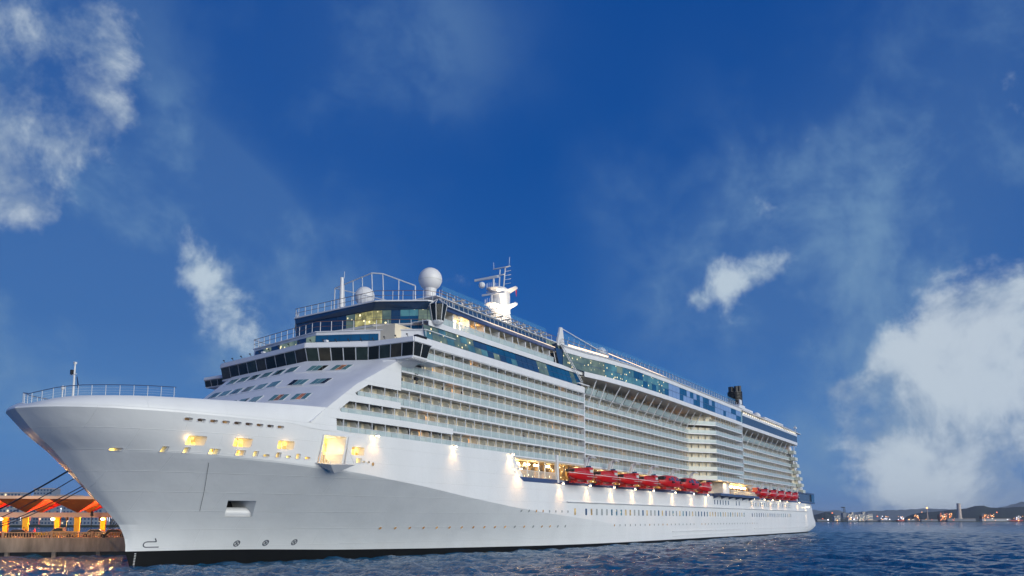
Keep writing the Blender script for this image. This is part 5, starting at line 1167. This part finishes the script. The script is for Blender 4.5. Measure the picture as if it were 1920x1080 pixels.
def bldg(px, D, w, h, dp, m, label, cat='building', grp=None, lit=None, floors=0, cols=0, wm_='townlit'):
    p = at(px, D); a = math.atan2(RT.y, RT.x)
    r = empty(('tower_block' if h > 22 else 'warehouse') if cat == 'building' else cat.replace(' ', '_'), label, cat, (p.x, p.y, 1.6), a, grp)
    MB().box(-w/2, w/2, 0, dp, 0, h).build('wall', m, r); MB().box(-w/2-.3, w/2+.3, -.3, dp+.3, h, h+.5).build('roof', M['pinkc'], r)
    rs = random.Random(int(px*7)); b = MB(); c = MB()
    for f in range(floors):
        for k in range(cols):
            x = -w/2+(k+.25)*w/cols; z = (f+.3)*h/floors; (c if rs.random() < (lit or .3) else b).box(x, x+w/cols*.5, -.15, .02, z, z+h/floors*.5)
    if b.v: o = b.build('windows', M['navyglass'], r, kind='stuff')
    if c.v: o = c.build('lit_windows', M[wm_], r, kind='stuff')
    return r
M['pale'] = mat('pale_render', (.45, .46, .48), .8, var=.1, scale=.05); M['greyb'] = mat('grey_render', (.22, .24, .28), .8, var=.2, scale=.05); M['redlit'] = mat('sodium_lamp', (1, .4, .1), .4, emit=(1, .18, .04), estr=4); M['whitelamp'] = mat('harbour_lamp', (1, 1, 1), .3, emit=(.95, .92, 1.), estr=6); M['oran'] = mat('orange_harbour_lamp', (1, .5, .2), .3, emit=(1, .40, .10), estr=5)
rs = random.Random(4)
desc = ['pale apartment block', 'grey office block', 'long white warehouse', 'tall pale tower block', 'low grey shed', 'white hotel block']
where = ['left of the first column', 'seen between the first two columns', 'seen right of the second ochre column', 'seen between the middle columns', 'seen behind the tall lamp post', 'seen near the ship bow', 'low by the water between rear column and lamp post', 'behind the motorcycles', 'above the pickup', 'beside the third column', 'between lamp post and bow', 'closest to the ship stem', 'rising highest over the roof line left of the ropes', 'just above the pickup roof', 'half hidden by the bow curve']
where = ['left of the first column', 'behind the first rear column', 'right of the first front column', 'right of the motorcycles', 'behind the pickup', 'right of the short lamp post', 'behind the third front column', 'left of the tall lamp post', 'behind the tall lamp post', 'between lamp post and bow', 'behind the column nearest the bow', 'rising above the pavilion roof', 'just left of the pickup', 'half hidden by the bow curve']
for i, (px, h, w) in enumerate([(8, 26, 22), (25, 18, 16), (62, 16, 30), (82, 13, 24), (118, 24, 14), (128, 11, 26), (150, 9, 20), (160, 13, 12), (168, 16, 18), (182, 10, 24), (200, 12, 14), (75, 34, 18), (100, 9, 22), (215, 8, 16)]):
    bldg(px, 660+40*(i % 4), w, h, 14, M['town'] if i % 3 else M['greyb'], desc[i % 6]+' across the water '+where[i], 'building', 'buildings of the far town', .07, max(3, int(h/3)), max(4, int(w/2.6)))
tag(MB().box(0, 1, 0, 1, 0, 1).build('town_house', M['pale']), 'x', 'building') if False else None
for i in range(22):
    px = rs.uniform(0, 235); p = at(px, 645+rs.uniform(0, 30)); 
    o = MB().lathe([(.05, 0), (.05, 4.6), (.28, 4.7), (.28, 5.1), (.05, 5.3)], (0, 0, 0), 6).build('shore_lamp', M['whitelamp'] if i % 3 else M['redlit']); o.location = (p.x, p.y, 1.5+rs.uniform(0, 9)); tag(o, ('white' if i % 3 else 'red')+' light on the town shore seen '+('left of the motorcycles' if px < 50 else 'between the motorcycles and the pickup' if px < 110 else 'between the pickup and the tall lamp post' if px < 160 else 'between the tall lamp post and the bow'), 'lamp', 'lights of the town behind the quay')
# right: container port, flats, power station
for i, px in enumerate((1568, 1574, 1596, 1601, 1607, 1616, 1622, 1628, 1634)):
    bldg(px, 2250, 6.5+3*(i % 3), (12, 13, 17, 22, 15, 16, 23, 15, 18)[i]+2, 12, M['pale'], ['white block beside the dark crane, first on its left', 'white block touching the dark crane on its left', 'pale tower right of the dark crane, leftmost', 'pale tower right of the dark crane, second', 'pale tower of the group, third', 'pale tower of the group, fourth', 'tallest slim pale tower of the group', 'pale tower of the group, sixth', 'broad pale tower ending the group'][i], 'building', 'pale tower blocks on the far shore', .3, 7, 4)
def crane(px, D, h, label):
    p = at(px, D); r = empty('harbour_crane', label, 'crane', (p.x, p.y, 1.6), math.atan2(RT.y, RT.x)); b = MB(); w = h*.13
    for s in (-1, 1): b.tube((s*w, 0, 0), (s*w*.75, 0, h*.55), .9, 4).tube((s*w, 8, 0), (s*w*.75, 8, h*.55), .9, 4).tube((s*w*.7, 0, h*.5), (s*w*.38, 0, h), .5, 4)
    for k in range(5): z = h*.5+h*.1*k; b.tube((-w*.65, 0, z), (w*.55, 0, z+h*.1), .35, 4).tube((w*.65, 0, z), (-w*.55, 0, z+h*.1), .35, 4)
    b.build('crane_frame', M['dark'], r); MB().box(-w, w, -2, 10, h*.28, h*.6).build('machine_house', M['greyb'], r); MB().box(-w*.5, w*.5, -3, 14, h*.97, h*1.02).build('boom', M['dark'], r)
crane(1585, 2100, 36, 'dark steel harbour crane standing alone on the far shore')
p = at(1801, 2200); ch = empty('power_station_chimney', 'tall tapering concrete chimney of the lit power station', 'chimney', (p.x, p.y, 1.6))
MB().lathe([(7, 0), (5.6, 18), (4.9, 48)], n=20).build('shaft', mat('pale_chimney', (.66, .54, .46), .8, var=.1, scale=.1), ch); MB().lathe([(12, 0), (9, 5), (7, 9)], n=14).build('chimney_base', M['soffit'], ch)
MB().lathe([(5.2, 46), (5.2, 47)], n=20).build('collar', M['greyb'], ch)
def plant(px, D, w, h, label, sd):
    p = at(px, D); r = empty('power_plant', label, 'power plant', (p.x, p.y, 1.6), math.atan2(RT.y, RT.x)); g = random.Random(sd)
    fr = MB()
    for i in range(int(w/5)+1):
        fr.box(-w/2+5*i, -w/2+5*i+.6, 0, .6, 0, h*g.uniform(.75, 1)); 
    for j in range(5): fr.box(-w/2, w/2, 0, .5, j*h/5, j*h/5+.5)
    fr.build('steel_frame', M['greyb'], r); MB().box(-w/2, w/2, 2, 14, 0, h*.8).build('boiler_house', M['brownp'], r)
    for i in range(int(w*h/18)): MB().box(*(lambda x, z: (x, x+1.3, -.6, -.1, z, z+.9))(g.uniform(-w/2, w/2-1.3), g.uniform(.5, h))).build('work_lamp', M['oran'] if g.random() < .55 else M['redlit'] if g.random() < .6 else M['lampw'], r)
    for i in range(3): MB().tube((-w/2+3+i*4, 4, h*.6), (-w/2+3+i*4, 4, h+4), .7, 8).build('stack', M['greyb'], r)
plant(1776, 2150, 32, 22, 'large power plant glowing orange left of the tall chimney', 1); plant(1855, 2150, 32, 18, 'smaller power plant glowing orange right of the tall chimney', 2)
plant(1721, 2050, 12, 15, 'small lit tower block of the oil jetty', 3)
def ship_far(px, D, l, col, label, sd):
    p = at(px, D); r = empty('moored_ship', label, 'ship', (p.x, p.y, 0), math.atan2(RT.y, RT.x), 'ships moored on the far shore'); g = random.Random(sd)
    MB().prism([(-l/2, 0, 5), (-l/2+3, 0, 0), (l/2-3, 0, 0), (l/2, 0, 5.5)][::-1], (0, 10, 0)).build('hull', col, r); MB().box(l*.1, l*.35, 2, 9, 5, 13).build('deckhouse', M['pale'], r)
    for i in range(8): MB().box(*(lambda x, z: (x, x+1.1, -.5, -.1, z, z+.9))(g.uniform(-l/2, l/2), g.uniform(5, 14))).build('deck_lamp', M['whitelamp'] if i % 3 else M['oran'], r)
M['shipred'] = mat('red_hull', (.4, .04, .03), .5)
ship_far(1691, 1980, 18, M['shipred'], 'small red ship moored on the far shore by the jetty', 1); ship_far(1905, 2000, 42, M['shipred'], 'red hulled ship with deck lamps at the right edge', 2); ship_far(1600, 1990, 24, M['pale'], 'white ferry moored below the pale tower blocks', 3); ship_far(1660, 1990, 20, M['greyb'], 'grey barge with two bright lamps', 4)
for i, (px, w, h) in enumerate(((1650, 60, 3), (1545, 30, 4), (1805, 70, 6), (1870, 70, 6), (1745, 40, 4), (1710, 20, 5))):
    bldg(px, 2000, w, h, 10, M['greyb'] if i != 3 else M['pale'], ['long low pier shed below the far hills', 'low shed right beside the ship stern', 'long quay wall below the power station chimney', 'long white shed right of the chimney', 'low shed between the jetty and the plant', 'small shed by the oil jetty'][i], 'shed', 'low sheds along the far shore')
o = at(1741, 2050); tw = empty('lit_tower', 'thin lattice tower with an orange top light', 'tower', (o.x, o.y, 1.6)); MB().tube((0, 0, 0), (0, 0, 33), 2.2, 6, .8).build('mast', M['pinkc'], tw); MB().box(-1.5, 1.5, -1.5, 1.5, 32, 35).build('top_light', M['oran'], tw)
for i in range(38):
    px = rs.choice((rs.uniform(1538, 1680), rs.uniform(1650, 1920), rs.uniform(1700, 1920))); D = rs.choice((1975, 2000, 2400, 3500)); p = at(px, D); z = 2+rs.uniform(0, 6) if D < 2100 else 3+rs.uniform(2, 24); s = rs.choice((.6, .9, 1.3))*D/2000
    b = MB().box(-.15, .15, -.15, .15, -z+1.6 if D < 2100 else -1, 0); o = b.build('harbour_light', M['dark']); o.location = (p.x, p.y, z); ck = rs.choice(('whitelamp', 'oran', 'oran', 'redlit', 'lampw'))
    tag(o, {'whitelamp': 'cold white', 'oran': 'orange', 'redlit': 'red', 'lampw': 'warm white'}[ck]+' light on the far shore '+('left of the dark crane' if px < 1585 else 'by the tower blocks' if px < 1645 else 'below the far hills' if px < 1700 else 'left of the power plant' if px < 1790 else 'right of the chimney' if px < 1850 else 'near the red ship')+(' by the water' if D < 2100 else ' up on the slope'), 'lamp', 'lights along the far right shore')
    MB().lathe([(.1, 0), (s, s*.6), (s, s*1.2), (.1, s*1.8)], n=6).build('lamp_head', M[ck], o)

# ---- the evening air over the bay
hz = MB().box(-900, 9500, -5200, 9000, -2.5, 130).build('haze', None)
hm = bpy.data.materials.new('haze_air'); hm.use_nodes = True; hn = hm.node_tree; hn.nodes.remove(hn.nodes['Principled BSDF'])
pv = hn.nodes.new('ShaderNodeVolumePrincipled'); pv.inputs['Color'].default_value = (.75, .85, 1, 1); pv.inputs['Density'].default_value = .00008; pv.inputs['Anisotropy'].default_value = .1
hn.links.new(pv.outputs[0], hn.nodes['Material Output'].inputs['Volume']); hz.data.materials.append(hm); hz['kind'] = 'stuff'; hz['label'] = 'thin blue evening haze over the bay'
